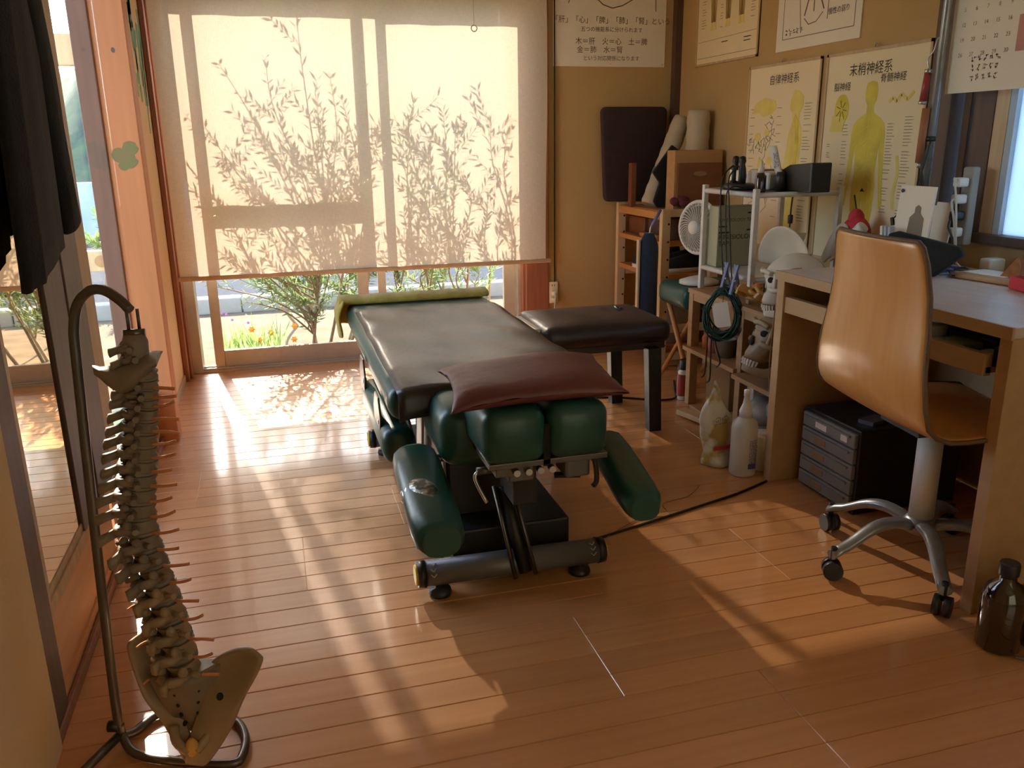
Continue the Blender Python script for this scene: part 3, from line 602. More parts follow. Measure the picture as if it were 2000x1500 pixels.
# yellow towel over the foot end
b = MB(); P = []
for i in range(31):
    x = .214 + .600 * i / 30; w = .006 * math.sin(i * .9) + .004 * math.sin(i * 2.1)
    P.append([(x, 3.245, .503), (x, 3.25, .520 + w * .3), (x, 3.285, .527 + w * .4), (x, 3.325, .526 + w * .3), (x, 3.352 + w * .4, .510), (x, 3.362 + w, .46), (x, 3.366 + w, .40 + w)])
b.grid(P)
P2 = [[(.232 - .022 * min(1, j / 2) - .006 * math.sin(j), 3.20 + .16 * i / 10 + .004 * math.sin(i * 2), .522 - .030 * j - (.012 if i > 4 else -.006) * (j == 5) + .006 * math.sin(i * 1.4)) for j in range(6)] for i in range(11)]
b.grid(P2)
tw = b.build('towel', 'towel', solid=.014, sub=1, loc=(.5, 3.3, .5)); tag(tw, 'yellow towel folded over the far end of the green table', 'towel')

# ================= dark bench =================
bn = thing('padded_bench', (1.18, 3.05, 0), 'dark brown leather bench with square black legs behind the treatment table', 'bench')
b = MB(); b.rbx(.925, 1.445, 2.865, 3.265, .345, .436, .036, 4, .006); b.build('seat', 'brownleather', bn)
MB().bx(.95, 1.42, 2.885, 3.245, .325, .352).build('apron', 'brownleather', bn)
MB().rbx(.905, .935, 2.93, 3.20, .37, .425, .008).build('end_trim', 'white', bn)
for x, y in ((1.375, 2.865), (1.375, 3.25), (.96, 2.865), (.96, 3.25)):
    dx = .025 if x > 1.1 else -.025
    b = MB(); b.ring([[(x + dx * .0 + s_[0] * .025, y + s_[1] * .022, 0) for s_ in ((-1, -1), (1, -1), (1, 1), (-1, 1))], [(x + dx * -.6 + s_[0] * .027, y + .0 + s_[1] * .024, .335) for s_ in ((-1, -1), (1, -1), (1, 1), (-1, 1))]], smooth=False); b.build('leg', 'black', bn, bevel=.002)
ct = MB().tube(cr([(1.33, 3.16, .441), (1.315, 3.14, .448), (1.335, 3.12, .442), (1.305, 3.11, .452), (1.32, 3.09, .441)], 4), .004, 5).build('crumpled_wrapper', 'silver', loc=(1.32, 3.12, .44)); tag(ct, 'crumpled clear wrapper on the dark bench seat', 'wrapper')

# ================= spine model and its stand =================
st = thing('spine_stand', (-.36, 1.5, 0), 'grey steel stand with a hooked top holding the spine model', 'stand')
MB().tube(cr([(-.365, 1.500, .03), (-.366, 1.50, .10), (-.352, 1.50, .45), (-.337, 1.50, .76), (-.333, 1.50, .815), (-.322, 1.497, .853), (-.300, 1.485, .876), (-.275, 1.468, .880), (-.250, 1.45, .866), (-.234, 1.437, .850)], 5), .0085, 10).build('hooked_rod', 'darksteel', st)
MB().tube(cr([(-.365, 1.500, .05), (-.362, 1.497, .022), (-.335, 1.455, .012), (-.27, 1.418, .010), (-.165, 1.378, .010), (-.143, 1.395, .010), (-.140, 1.45, .010), (-.162, 1.505, .010), (-.215, 1.545, .010), (-.275, 1.568, .010), (-.315, 1.562, .010), (-.345, 1.525, .010), (-.362, 1.50, .022)], 5), .0085, 8).build('base_loop', 'darksteel', st)
MB().tube([(-.362, 1.505, .028), (-.440, 1.400, .010)], .0085, 8).build('brace', 'darksteel', st)
MB().cyl((-.385, 1.505, .045), (-.365, 1.50, .045), .011, n=12).build('clamp_knob', 'blackplastic', st)
sp = thing('spine_model', (-.23, 1.43, .02), 'life-size plastic spine and pelvis model with orange nerve stubs hanging from a steel stand', 'anatomical model')
for dx in (-.008, .008): MB().cyl((-.231 + dx, 1.434, .852), (-.231 + dx, 1.432, .815), .0026, n=8).build('hanger_wire', 'darksteel', sp)
MB().cyl((-.247, 1.431, .813), (-.215, 1.431, .813), .007, n=10).build('hanger_pin', 'darksteel', sp)
MB().lathe([(.016, .812), (.020, .80), (.018, .76), (.019, .745)], (-.232, 1.43, 0), 12, None, (1, .9, 1)).build('cervical_core', 'boneshade', sp)
# occipital plate: a curved shell sweeping to the left
P = []
for i in range(13):
    a = i / 12; cx_ = -.298 + .098 * a; zc = .758 - .022 * math.sin(PI * min(1, a * 1.15)) + .012 * a
    P.append([(cx_ + .002 * math.cos(k), 1.43 + .045 * math.sin(PI * (.12 + .88 * min(1, a * 1.6)) * .5) * math.cos(2 * PI * k / 12), zc + (.004 + .020 * math.sin(PI * min(.98, max(.06, a)))) * math.sin(2 * PI * k / 12)) for k in range(12)])
MB().ring(P).build('occipital_bone', 'boneshade', sp)
curve = cr([(-.231, 1.430, .800), (-.229, 1.432, .775), (-.222, 1.434, .752), (-.228, 1.436, .702), (-.239, 1.440, .640), (-.250, 1.444, .578), (-.262, 1.444, .505), (-.262, 1.440, .457), (-.254, 1.435, .406), (-.241, 1.428, .334), (-.232, 1.424, .271), (-.227, 1.424, .207), (-.226, 1.430, .185)], 8)
acc = [0]
for p, q in zip(curve, curve[1:]): acc.append(acc[-1] + (q - p).length)
def at(s_):
    for i in range(len(acc) - 1):
        if acc[i + 1] >= s_:
            t = (s_ - acc[i]) / (acc[i + 1] - acc[i]); return curve[i].lerp(curve[i + 1], t), (curve[i + 1] - curve[i]).normalized()
    return curve[-1], (curve[-1] - curve[-2]).normalized()
hs = [.0155] * 7 + [.0205 + .0009 * k for k in range(12)] + [.034, .035, .036, .036, .036]
sc_ = acc[-1] / (sum(hs)); pos = 0
random.seed(8)
for k in range(24):
    h = hs[k] * sc_; c, t = at(pos + h / 2); pos += h; g = k / 23
    rad = .0165 + .0155 * g; zax = -t; xax = Vector((1, 0, 0)); xax = (xax - zax * xax.dot(zax)).normalized(); yax = zax.cross(xax)
    Mx = Matrix(((xax.x, yax.x, zax.x, c.x), (xax.y, yax.y, zax.y, c.y), (xax.z, yax.z, zax.z, c.z), (0, 0, 0, 1)))
    Mx = Mx @ Matrix.Rotation((.30 if k < 14 else .30 + .75 * min(1, (k - 14) / 4)) + random.uniform(-.12, .12), 4, 'Z')
    b = MB(Mx); hb = h * .74
    b.lathe([(rad * .96, -hb / 2), (rad, -hb / 2 + .002), (rad * .84, 0), (rad, hb / 2 - .002), (rad * .96, hb / 2)], (0, 0, 0), 14, None, (1.0, .85, 1))
    # neural arch, spinous process to the left, transverse processes front and back
    b.tube([(-rad * .5, -rad * .7, 0), (-rad * 1.35, -rad * .55, 0), (-rad * 1.6, 0, -.001), (-rad * 1.35, rad * .55, 0), (-rad * .5, rad * .7, 0)], [.006 + .003 * g] * 5, 6)
    sl = (.020 + .016 * min(1, g * 1.6)) * (1 if k < 19 else .72); dz = -.004 if k < 7 else (-.012 if k < 17 else -.003)
    b.ring([[(-rad * 1.35 - sl * q, y_ * wd, dz * q + z_ * hd) for y_, z_ in ((-1, -1), (1, -1), (1, 1), (-1, 1))] for q, wd, hd in ((0, .005, .0055 + .003 * g), (.6, .0036, .0055 + .0035 * g), (1, .0052, .0062 + .004 * g), (1.06, .003, .003))])
    tl = .020 + .012 * math.sin(PI * g) + (.006 if k > 18 else 0)
    for s_ in (-1, 1):
        b.tube([(-rad * .6, s_ * rad * .6, 0), (-rad * .75, s_ * (rad * .6 + tl * .6), .002), (-rad * .85, s_ * (rad * .6 + tl), .003)], [.0062, .0048, .0056], 6)
        b.ell((-rad * 1.05, s_ * rad * .66, hb * .42), (.0062 + .003 * g, .0058 + .003 * g, hb * .38), 8, 6)
    b.build('vertebra', 'boneshade' if k < 19 else 'bone', sp)
    MB(Mx).lathe([(rad * .90, -h * .64), (rad * 1.0, -h * .50), (rad * .90, -h * .36)], (0, 0, 0), 14, None, (1, .85, 1)).build('disc', 'disc', sp)
    if k > 3:
        z_ = random.uniform(-.008, .012); a_ = random.uniform(-.5, .1)
        e_ = .024 + .010 * random.random(); c0_ = c - zax * h * .4; MB().tube(cr([c0_, c0_ + Vector((rad * .8, -rad * .6, 0)), c0_ + Vector((rad + e_ * .5, -rad * .8, z_ * .3)), c0_ + Vector((rad + e_, -rad * .9, z_))], 3), .0030, 6).build('nerve', 'nerve', sp)
        if k % 2: MB(Mx).tube(cr([(-rad * .2, rad * .7, -h * .4), (-rad * .8, rad * 1.6, -h * .4), (-rad * 1.2, rad * 1.9, -h * .5)], 3), .0021, 6).build('nerve', 'nerve', sp)
# sacrum and hip bones
b = MB(); rings = []
for i in range(9):
    t = i / 8; c = Vector((-.226 + .008 * t, 1.428 - .012 * math.sin(PI * t * .9), .192 - .130 * t)); w = .054 * (1 - t) ** .7 + .010; d_ = .024 * (1 - t) + .008
    rings.append([c + Vector((w * math.cos(a), -d_ * math.sin(a) * (1 + .25 * math.cos(4 * a)), .003 * math.cos(3 * a))) for a in [2 * PI * q / 16 for q in range(16)]])
b.ring(rings).build('sacrum', 'boneshade', sp)
for k in range(4):
    for s_ in (-1, 1): MB().ell((-.224 + s_ * (.020 - .003 * k), 1.404 - .003 * k + .004 * k * k * .3, .160 - .022 * k), (.004, .010, .0045), 8, 6).build('sacral_hole', 'hole', sp)
def hip(outer, inner, yo, yi, bow):
    P = []
    for (a, b_, y0, y1, bw) in zip(outer, inner, yo, yi, bow):
        P.append([(a[0] + (b_[0] - a[0]) * q, y0 + (y1 - y0) * q + bw * math.sin(PI * q), a[1] + (b_[1] - a[1]) * q) for q in [k / 6 for k in range(7)]])
    MB().grid(P).build('hip_bone', 'bone', sp, solid=.013, sub=2)
hip([(-.088, .216), (-.090, .205), (-.102, .182), (-.122, .155), (-.134, .130), (-.146, .100), (-.164, .070), (-.188, .038), (-.208, .022)],
    [(-.104, .230), (-.142, .222), (-.184, .196), (-.196, .168), (-.202, .136), (-.214, .105), (-.226, .080), (-.236, .055), (-.240, .034)],
    [1.385, 1.38, 1.375, 1.372, 1.370, 1.372, 1.375, 1.372, 1.368], [1.395, 1.42, 1.435, 1.425, 1.41, 1.40, 1.39, 1.378, 1.37], [.0, .010, .016, .012, -.006, -.010, -.006, -.004, 0])
hip([(-.316, .246), (-.323, .232), (-.316, .200), (-.309, .165), (-.298, .130), (-.274, .098), (-.258, .066), (-.244, .040), (-.232, .028)],
    [(-.290, .254), (-.258, .250), (-.246, .215), (-.244, .180), (-.246, .145), (-.240, .112), (-.230, .085), (-.220, .056), (-.214, .034)],
    [1.455, 1.455, 1.445, 1.435, 1.425, 1.415, 1.40, 1.385, 1.37], [1.470, 1.48, 1.485, 1.470, 1.45, 1.425, 1.405, 1.385, 1.37], [.0, .014, .022, .018, .006, -.004, -.004, -.002, 0])
MB().prism([(.006 * math.cos(q), .007 * math.sin(q)) for q in [2 * PI * i / 10 for i in range(10)]], (-.166, 1.372, .160), (1, 0, 0), (0, 0, 1), .004).build('screw_hole', 'hole', sp)
for s_ in (-1, 1): MB().tube(cr([(-.222 + s_ * .030, 1.395, .098), (-.222 + s_ * .026, 1.376, .080), (-.222 + s_ * .006, 1.364, .062)], 4), .009, 8).build('pubic_ramus', 'bone', sp)
MB().ell((-.222, 1.364, .070), (.012, .008, .020), 10, 8).build('pubic_disc', 'bonegold', sp)

# ================= jacket hanging at the left door =================
jk = thing('jacket', (-.45, 1.9, .88), 'charcoal denim jacket hanging in front of the left glass door', 'jacket')
rings = []
for i in range(15):
    t = i / 14; z = 1.62 - .74 * t; yc = 1.94 - .10 * t; w = .115 + .035 * t; n = 22; rg = []
    for k in range(n):
        a = 2 * PI * k / n; f = 1 + .10 * math.sin(5 * a + 3 * t) * t
        rg.append((-.445 + .024 * math.sin(a) * f + .004 * math.sin(9 * a), yc + w * math.cos(a) * (1 + .03 * math.sin(4 * t)), z + (.035 * math.cos(a) if t > .9 else 0)))
    rings.append(rg)
MB().ring(rings).build('body', 'denim', jk)
rings = []
for i in range(11):
    t = i / 10; c = Vector((-.435, 1.99 + .085 * t, 1.60 - .66 * t)); w = .050 + .010 * math.sin(t * PI) - .004 * t
    rings.append([c + Vector((.022 * math.sin(2 * PI * k / 16) + .002 * math.sin(3 * k + i), w * math.cos(2 * PI * k / 16), .02 * math.cos(2 * PI * k / 16) * t)) for k in range(16)])
MB().ring(rings).build('sleeve', 'denim', jk)
MB().tube(cr([(-.425, 1.98, 1.6), (-.417, 2.02, 1.3), (-.416, 2.05, 1.05), (-.42, 2.06, .95)], 5), .0016, 5).build('seam', 'inkgrey', jk)
MB().tube(cr([(-.45, 1.95, 1.62), (-.45, 1.95, 1.70), (-.49, 1.95, 1.74)], 4), .006, 6).build('hanging_loop', 'denim', jk)

# ================= desk =================
dk = thing('desk', (1.8, 1.85, 0), 'beech desk with a pull-out tray against the right wall', 'desk')
MB().bx(1.515, 2.105, 1.40, 2.305, .676, .702).build('top', 'desktop', dk, bevel=.003)
MB().bx(1.509, 1.516, 1.40, 2.305, .674, .7022).build('front_edging', 'deskwood', dk)
MB().bx(1.515, 2.10, 2.262, 2.300, 0, .676).build('side_panel', 'deskwood', dk, bevel=.002)
MB().bx(1.520, 2.10, 1.405, 1.440, 0, .676).build('side_panel', 'deskwood', dk, bevel=.002)
MB().bx(2.07, 2.085, 1.44, 2.262, .25, .676).build('back_panel', 'deskwood', dk)
tr = MB().bx(1.53, 1.99, 1.475, 2.262, .580, .594).build('tray', 'deskwood', dk)
MB().bx(1.522, 1.545, 1.475, 2.262, .574, .624).build('tray_lip', 'deskwood', tr, bevel=.002)
MB().bx(1.55, 1.99, 1.47, 1.480, .594, .64).build('slide_rail', 'blackplastic', tr)
for nm, mt, x, y, z, dx, dy, dz, lb, ct in (
    ('white_box', 'white', 1.60, 1.735, .594, .05, .07, .045, 'small white box in the desk tray, furthest from the right panel', 'box'),
    ('note_pad', 'palegreen2', 1.60, 1.645, .594, .09, .09, .022, 'pale green note pad lying in the desk tray', 'note pad'),
    ('card_box', 'white', 1.585, 1.515, .594, .06, .06, .022, 'flat white card box at the near end of the desk tray', 'box'),
    ('dark_box', 'blackplastic', 1.69, 1.66, .594, .06, .14, .03, 'dark plastic box at the back of the desk tray', 'box'),
    ('plastic_case', 'drawer', 1.68, 1.80, .594, .07, .08, .05, 'smoky plastic case in the desk tray behind the white box', 'case')):
    o = MB().rbox((x, y, z + dz / 2), (dx, dy, dz), .004, 2, (0, 0, .12)).build(nm, mt, loc=(x, y, z)); tag(o, lb, ct)

# ---- plywood swivel chair ----
CM = RZ((1.575, 1.655, 0), -.12)
ch = thing('swivel_chair', (1.575, 1.655, 0), 'moulded beech plywood swivel chair with a silver five-star base at the desk', 'chair')
prof = [(.215, .412, .19), (.20, .424, .20), (.12, .428, .215), (0, .424, .222), (-.08, .420, .226), (-.135, .424, .232), (-.175, .440, .238), (-.200, .472, .240), (-.212, .52, .236), (-.214, .60, .222), (-.206, .68, .208), (-.205, .76, .196), (-.214, .83, .187), (-.222, .868, .176), (-.224, .879, .160)]
P = []
for x, z, w in prof:
    r = []
    for k in range(17):
        q = k / 8 - 1; bend = .022 * (1 - q * q) if z > .5 else 0; cup = .010 * q * q if z < .45 else 0
        r.append((x - bend + .012, w * q, z + cup))
    P.append(r)
sh = MB(CM).grid(P).build('shell', 'chairwood', ch, solid=.013, sub=1)
edge = [Vector(r[0]) for r in P] + [Vector(p) for p in P[-1][1:-1]] + [Vector(r[-1]) for r in P[::-1]]
MB(CM).tube(edge, .0062, 5).build('ply_edge', 'plyedge', sh)
MB(CM).box((.0, 0, .402), (.19, .16, .022)).build('seat_plate', 'black', ch)
MB(CM).cyl((0, 0, .36), (0, 0, .395), .024, n=16).build('gas_lift_collar', 'blackplastic', ch)
MB(CM).cyl((0, 0, .13), (0, 0, .37), .031, n=20).build('gas_lift_cover', 'white', ch)
MB(CM).lathe([(.028, .095), (.042, .10), (.042, .128), (.032, .14)], (0, 0, 0), 20).build('hub', 'chairmetal', ch)
for tip in ((1.314, 1.656), (1.45, 1.417), (1.484, 1.895), (1.80, 1.78), (1.76, 1.48)):
    v = Vector((tip[0] - 1.575, tip[1] - 1.655, 0)); dr = v.normalized(); s_ = Vector((-dr.y, dr.x, 0)); rg = []
    for i in range(11):
        t = i / 10; p = Vector((1.575, 1.655, 0)) + dr * (.03 + .235 * t); z = .118 + .020 * math.sin(PI * min(1, t * 1.3)) - .052 * t * t; w = .022 - .005 * t; h = .016 - .004 * t
        rg.append([p + s_ * w * math.cos(a) + Vector((0, 0, z + h * math.sin(a))) for a in [2 * PI * q / 10 for q in range(10)]])
    MB().ring(rg).build('base_arm', 'chairmetal', ch)
    c = Vector((1.575, 1.655, .025)) + dr * .258; ax = (dr * .5 + s_).normalized()
    o = MB()
    for g in (-1, 1): o.cyl(c + ax * (g * .004), c + ax * (g * .020), .025, n=18)
    o.cyl(c + Vector((0, 0, .015)), c + Vector((0, 0, .062)), .008, n=8); o.build('caster', 'blackplastic', ch)

# ---- black drawer tower under the desk ----
dt = thing('drawer_tower', (1.8, 2.09, 0), 'black desktop drawer tower with five smoky labelled drawers under the desk', 'drawer unit')
MB().bx(1.61, 1.98, 1.958, 2.232, .0, .268).build('cabinet', 'blackplastic', dt, bevel=.004)
for k in range(5):
    z0 = .012 + k * .0495; o = MB().bx(1.597, 1.612, 1.968, 2.222, z0, z0 + .045).build('drawer', 'drawer', dt, bevel=.003)
    MB().bx(1.590, 1.598, 1.985, 2.205, z0 + .032, z0 + .038).build('drawer_lip', 'drawer', o)
    MB().bx(1.5955, 1.5972, 2.10, 2.155, z0 + .010, z0 + .030).build('label_card', 'card' if k < 4 else 'paper', o)
    if k == 4: MB().bx(1.5955, 1.5972, 2.00, 2.03, z0 + .010, z0 + .030).build('label_card', 'paper', o)
o = MB().box((1.70, 2.02, .275), (.08, .05, .012), (0, 0, .3)).build('stapler', 'greymetal', loc=(1.7, 2.02, .268)); tag(o, 'small grey stapler lying on the black drawer tower', 'stapler')
# folded wooden trestle under the desk
ts = thing('folding_trestle', (1.93, 1.66, 0), 'folded wooden trestle legs leaning under the desk behind the chair', 'trestle')
for y0, y1 in ((1.70, 1.52), (1.62, 1.50)): MB().tube([(1.93, y0, .40), (1.93, y1, .012)], .014, 4).build('leg', 'pine', ts)
MB().tube([(1.93, 1.67, .30), (1.93, 1.59, .30)], .008, 6).build('rung', 'pine', ts)

# ================= pine peg rack =================
rk = thing('peg_rack', (1.93, 3.97, 0), 'pine shelf rack with peg holes in the corner of the room', 'shelf rack')
for x, y in ((1.80, 3.70), (1.80, 4.235), (2.065, 3.70), (2.065, 4.235)):
    o = MB().bx(x - .022, x + .022, y - .016, y + .016, 0, .785).build('post', 'pine', rk, bevel=.002)
    if x < 1.9:
        for k in range(8): MB().cyl((x - .008 + .02, y - .0165, .12 + k * .085), (x - .008 + .02, y - .0155, .12 + k * .085), .0055, n=8).build('peg_hole', 'hole', o)
for y in (3.70, 4.235):
    for z in (.765, .42, .20, .06): MB().bx(1.822, 2.043, y - .012, y + .012, z - .018, z + .018).build('rung', 'pine', rk)
for z in (.762, .615, .455, .10): MB().bx(1.788, 2.075, 3.718, 4.218, z - .012, z + .012).build('shelf', 'pineshelf', rk, bevel=.001)
MB().bx(1.776, 1.79, 3.716, 4.219, .735, .770).build('shelf_edge', 'pineshelf', rk)
def shoe(x, y, z, rz, lb):
    e = thing('shoe', (x, y, z), lb, 'shoe', 'black shoes on the pine rack'); Mx = RZ((x, y, z), rz); rg = []; so = []
    for i in range(11):
        t = i / 10; px = .13 - .26 * t; w = .043 * (math.sin(PI * (.12 + .76 * t)) ** .55) * (1 - .12 * t); h = .045 + .05 * max(0, t - .35) ** .8
        rg.append([(px, w * math.cos(a), .018 + (h if math.sin(a) > 0 else 0) * abs(math.sin(a)) ** .7) for a in [PI * q / 9 for q in range(10)]]); so.append([(px, w * 1.08 * c_, z_) for c_, z_ in ((1, 0), (1, .022), (-1, .022), (-1, 0))])
    MB(Mx).ring(rg, close=True).build('upper', 'denim', e); MB(Mx).ring(so).build('sole', 'white', e)
shoe(1.915, 3.80, .467, PI, 'black shoe with white sole on the pine rack, nearest the navy strap')
shoe(1.915, 3.905, .467, PI, 'black shoe with white sole on the pine rack, middle of the three')
shoe(1.915, 4.02, .467, PI + .1, 'black shoe with white sole on the pine rack, nearest the back wall')
for nm, mt, x0, x1, y0, y1, z0, z1, lb, ct in (
    ('storage_box', 'darkwood', 1.84, 2.04, 3.76, 3.98, .627, .735, 'dark storage box under the top board of the pine rack', 'box'),
    ('storage_box', 'redbrown', 1.83, 2.04, 4.0, 4.2, .627, .72, 'reddish box beside the dark one on the upper shelf of the pine rack', 'box'),
    ('wooden_block', 'pineshelf', 1.80, 1.83, 3.80, 4.0, .627, .65, 'flat wooden block on the upper shelf edge of the pine rack', 'block'),
    ('storage_crate', 'bag', 1.83, 2.04, 3.75, 4.0, .112, .37, 'translucent storage crate on the lowest board of the pine rack', 'crate')):
    o = MB().rbx(x0, x1, y0, y1, z0, z1, .006, 2).build(nm, mt, loc=((x0 + x1) / 2, (y0 + y1) / 2, z0)); tag(o, lb, ct)
# dark padded board leaning on the back wall
b = MB(); o_ = []
for sx, sz, a0 in ((1, 1, 0), (-1, 1, 1), (-1, -1, 2), (1, -1, 3)):
    for k in range(6):
        a = (a0 + k / 5) * PI / 2; o_.append((sx * (.186 - .030 - (.018 if sz < 0 else 0)) + .03 * math.cos(a), sz * (.240 - .03) + .03 * math.sin(a)))
b.prism(o_, (1.866, 4.228, 1.030), (1, 0, 0), (0, .03, 1), -.035, True)
o = b.build('padded_board', 'purple', loc=(1.866, 4.22, .79), bevel=.010); tag(o, 'dark aubergine padded board leaning in the corner on the pine rack', 'padded board')
# rolled mats
def roll(p0, p1, r, lb, nm='rolled_mat'):
    e = thing(nm, p0, lb, 'mat', 'rolled mats on the pine rack'); p0, p1 = Vector(p0), Vector(p1); t = (p1 - p0).normalized(); n = 26
    MB().tube([p0.lerp(p1, k / n) for k in range(n + 1)], [r * (1 + .035 * math.sin(k * 1.7)) * (.9 if k in (0, n) else 1) for k in range(n + 1)], 18).build('roll', 'quilt', e)
    MB().cyl(p1 - t * .002, p1 + t * .002, r * .55, n=16).build('inner_coil', 'card', e); return e
e = roll((1.84, 3.97, .785), (2.035, 4.03, 1.205), .046, 'cream quilted mat roll tilted across the padded board')
MB().tube([(1.905, 3.985, .925), (1.918, 3.989, .95)], .051, 14).build('strap', 'navy', e)
roll((2.045, 3.885, .775), (2.05, 3.885, 1.238), .056, 'upright cream mat roll in the corner behind the wooden box')
b = MB(); b.prism([(0, 0), (.11, .0), (.13, .26), (.07, .30), (-.03, .17), (.01, .12), (-.02, .03)], (1.845, 3.905, .778), (1, 0, 0), (0, 0, 1), .02); o = b.build('cloth_bag', 'denim', loc=(1.9, 3.89, .778), bevel=.006); tag(o, 'black cloth bag slumped against the tilted mat roll', 'bag')
wb = thing('wooden_box', (1.965, 3.74, .775), 'wooden box with a red-brown front and oval handle on the pine rack', 'box')
MB().bx(1.846, 2.098, 3.716, 3.80, .775, 1.053).build('carcass', 'boxwood', wb, bevel=.003)
MB().bx(1.862, 2.094, 3.706, 3.718, .79, .995).build('front_panel', 'redbrown', wb, bevel=.002)
MB().prism([(.036 * math.cos(2 * PI * k / 18), .012 * math.sin(2 * PI * k / 18)) for k in range(18)], (1.975, 3.7055, .945), (1, 0, 0), (0, 0, 1), .0015).build('handle_inlay', 'card', wb)
o = MB().bx(1.775, 1.80, 4.05, 4.09, .772, .99).build('wooden_strip', 'redbrown', loc=(1.79, 4.07, .772)); tag(o, 'narrow brown slat standing beside the padded board', 'strip')
b = MB(); random.seed(6)
for k in range(9): b.ell((1.850 + random.uniform(-.04, .06), 3.675 + random.uniform(-.01, .015), .800 + random.uniform(-.005, .028)), (.026, .020, .020), 8, 6, (random.random(), random.random(), 0))
o = b.build('knitted_toy', 'maroon', loc=(1.85, 3.7, .78)); tag(o, 'small maroon knitted bundle in front of the wooden box', 'bundle')
# navy strap and its clip
ns = thing('hanging_strap', (1.68, 3.63, .27), 'long padded navy strap hanging from a clip on the pine rack', 'strap')
rg = []
for i in range(15):
    t = i / 14; z = .685 - .425 * t; w = .050 * (min(1, (t + .03) * 6)) ** .5
    rg.append([(1.685 + w * math.cos(a) + .004 * t, 3.63 + .016 * math.sin(a), z) for a in [2 * PI * q / 14 for q in range(14)]])
MB().ring(rg).build('strap_body', 'navy', ns)
MB().bx(1.630, 1.639, 3.618, 3.642, .28, .655).build('binding', 'quilt', ns)
MB().tube(cr([(1.69, 3.63, .68), (1.692, 3.63, .705), (1.70, 3.632, .72)], 4), .004, 6).build('ring', 'steel', ns)
MB().tube([(1.70, 3.632, .715), (1.755, 3.66, .785)], .008, 6).build('clip', 'bluepeg', ns)

# ================= folding stool with the fan =================
so = thing('folding_stool', (1.80, 3.30, 0), 'green cushioned folding stool with crossed wooden legs beside the pine rack', 'stool')
MB().rbx(1.655, 1.97, 3.185, 3.46, .395, .492, .03, 4, .006).build('seat_cushion', 'green', so)
for x in (1.70, 1.92):
    MB().tube([(x, 3.43, .40), (x, 3.15 if x < 1.8 else 3.2, .012)], .013, 4).build('leg', 'pineshelf', so)
    MB().tube([(x + .03, 3.21, .40), (x + .03, 3.55, .012)], .013, 4).build('leg', 'pineshelf', so)
fa = thing('desk_fan', (1.74, 3.26, .49), 'white round desk fan on the green stool', 'fan')
ax = Vector((-.94, -.30, .05)).normalized(); fc = Vector((1.735, 3.245, .742)); q_ = ax.to_track_quat('Z', 'Y').to_matrix()
b = MB()
for k in range(36):
    pts = []
    for j in range(7):
        r = .028 + .076 * j / 6; a = 2 * PI * k / 36 + .55 * j / 6; pts.append(fc + q_ @ Vector((r * math.cos(a), r * math.sin(a), .022 * (1 - (j / 6) ** 2) + .008)))
    b.tube(pts, .0019, 4)
b.build('grille', 'white', fa)
MB().tube([fc + q_ @ Vector((.106 * math.cos(2 * PI * k / 32), .106 * math.sin(2 * PI * k / 32), 0)) for k in range(33)], .010, 8).build('guard_ring', 'white', fa)
MB().lathe([(.002, .036), (.028, .034), (.03, .024)], fc, 20, q_.to_euler()).build('centre_cap', 'white', fa)
MB().lathe([(.10, -.005), (.10, -.02), (.07, -.06), (.03, -.08)], fc, 24, q_.to_euler()).build('housing', 'white', fa)
MB().lathe([(.09, .003), (.088, .0), (.002, .0)], fc, 20, q_.to_euler()).build('blade_disc', 'inkgrey', fa)
MB().tube([(1.775, 3.26, .50), (1.77, 3.258, .64)], .014, 8).build('neck', 'white', fa)
MB().lathe([(.085, 0), (.085, .012), (.05, .024), (.018, .032)], (1.765, 3.275, .498), 22).build('foot', 'white', fa)

# ================= wooden shelf unit between stool and desk =================
un = thing('shelf_unit', (1.85, 2.75, 0), 'low open wooden shelf unit between the stool and the desk', 'shelf unit')
for nm, x0, x1, y0, y1, z0, z1 in (('shelf', 1.655, 2.09, 2.33, 3.16, .484, .502), ('shelf', 1.62, 2.09, 2.33, 2.72, .228, .246), ('shelf', 1.64, 2.09, 2.74, 3.16, .238, .256), ('shelf', 1.60, 2.09, 2.34, 3.0, .022, .04)):
    MB().bx(x0, x1, y0, y1, z0, z1).build(nm, 'unitwood', un, bevel=.002)
for x, y, w in ((1.675, 3.135, .018), (1.675, 2.735, .018), (2.07, 3.135, .018), (2.07, 2.735, .018), (1.675, 2.35, .016), (2.07, 2.35, .016)):
    MB().bx(x - w, x + w, y - w, y + w, 0, .484).build('post', 'unitwood', un, bevel=.002)
MB().bx(1.66, 1.675, 2.35, 3.13, .455, .484).build('front_rail', 'unitwood', un)

# ---- white metal rack on the unit ----
wr = thing('metal_rack', (1.87, 2.95, .5), 'white metal rack with tubular rails standing on the shelf unit', 'rack')
for x, y in ((1.70, 2.755), (1.70, 3.135), (2.055, 2.755), (2.055, 3.135)):
    MB().bx(x - .010, x + .010, y - .010, y + .010, .503, .925).build('post', 'whitepaint', wr, bevel=.002)
for z in (.902, .592):
    for y in (2.755, 3.135): MB().cyl((1.71, y, z), (2.045, y, z), .010, n=10).build('rail', 'whitepaint', wr)
    for x in (1.70, 2.055): MB().cyl((x, 2.765, z), (x, 3.125, z), .010, n=10).build('rail', 'whitepaint', wr)
    MB().bx(1.712, 2.043, 2.767, 3.123, z - .004, z + .008).build('shelf_plate', 'greymetal' if z > .8 else 'whitepaint', wr)

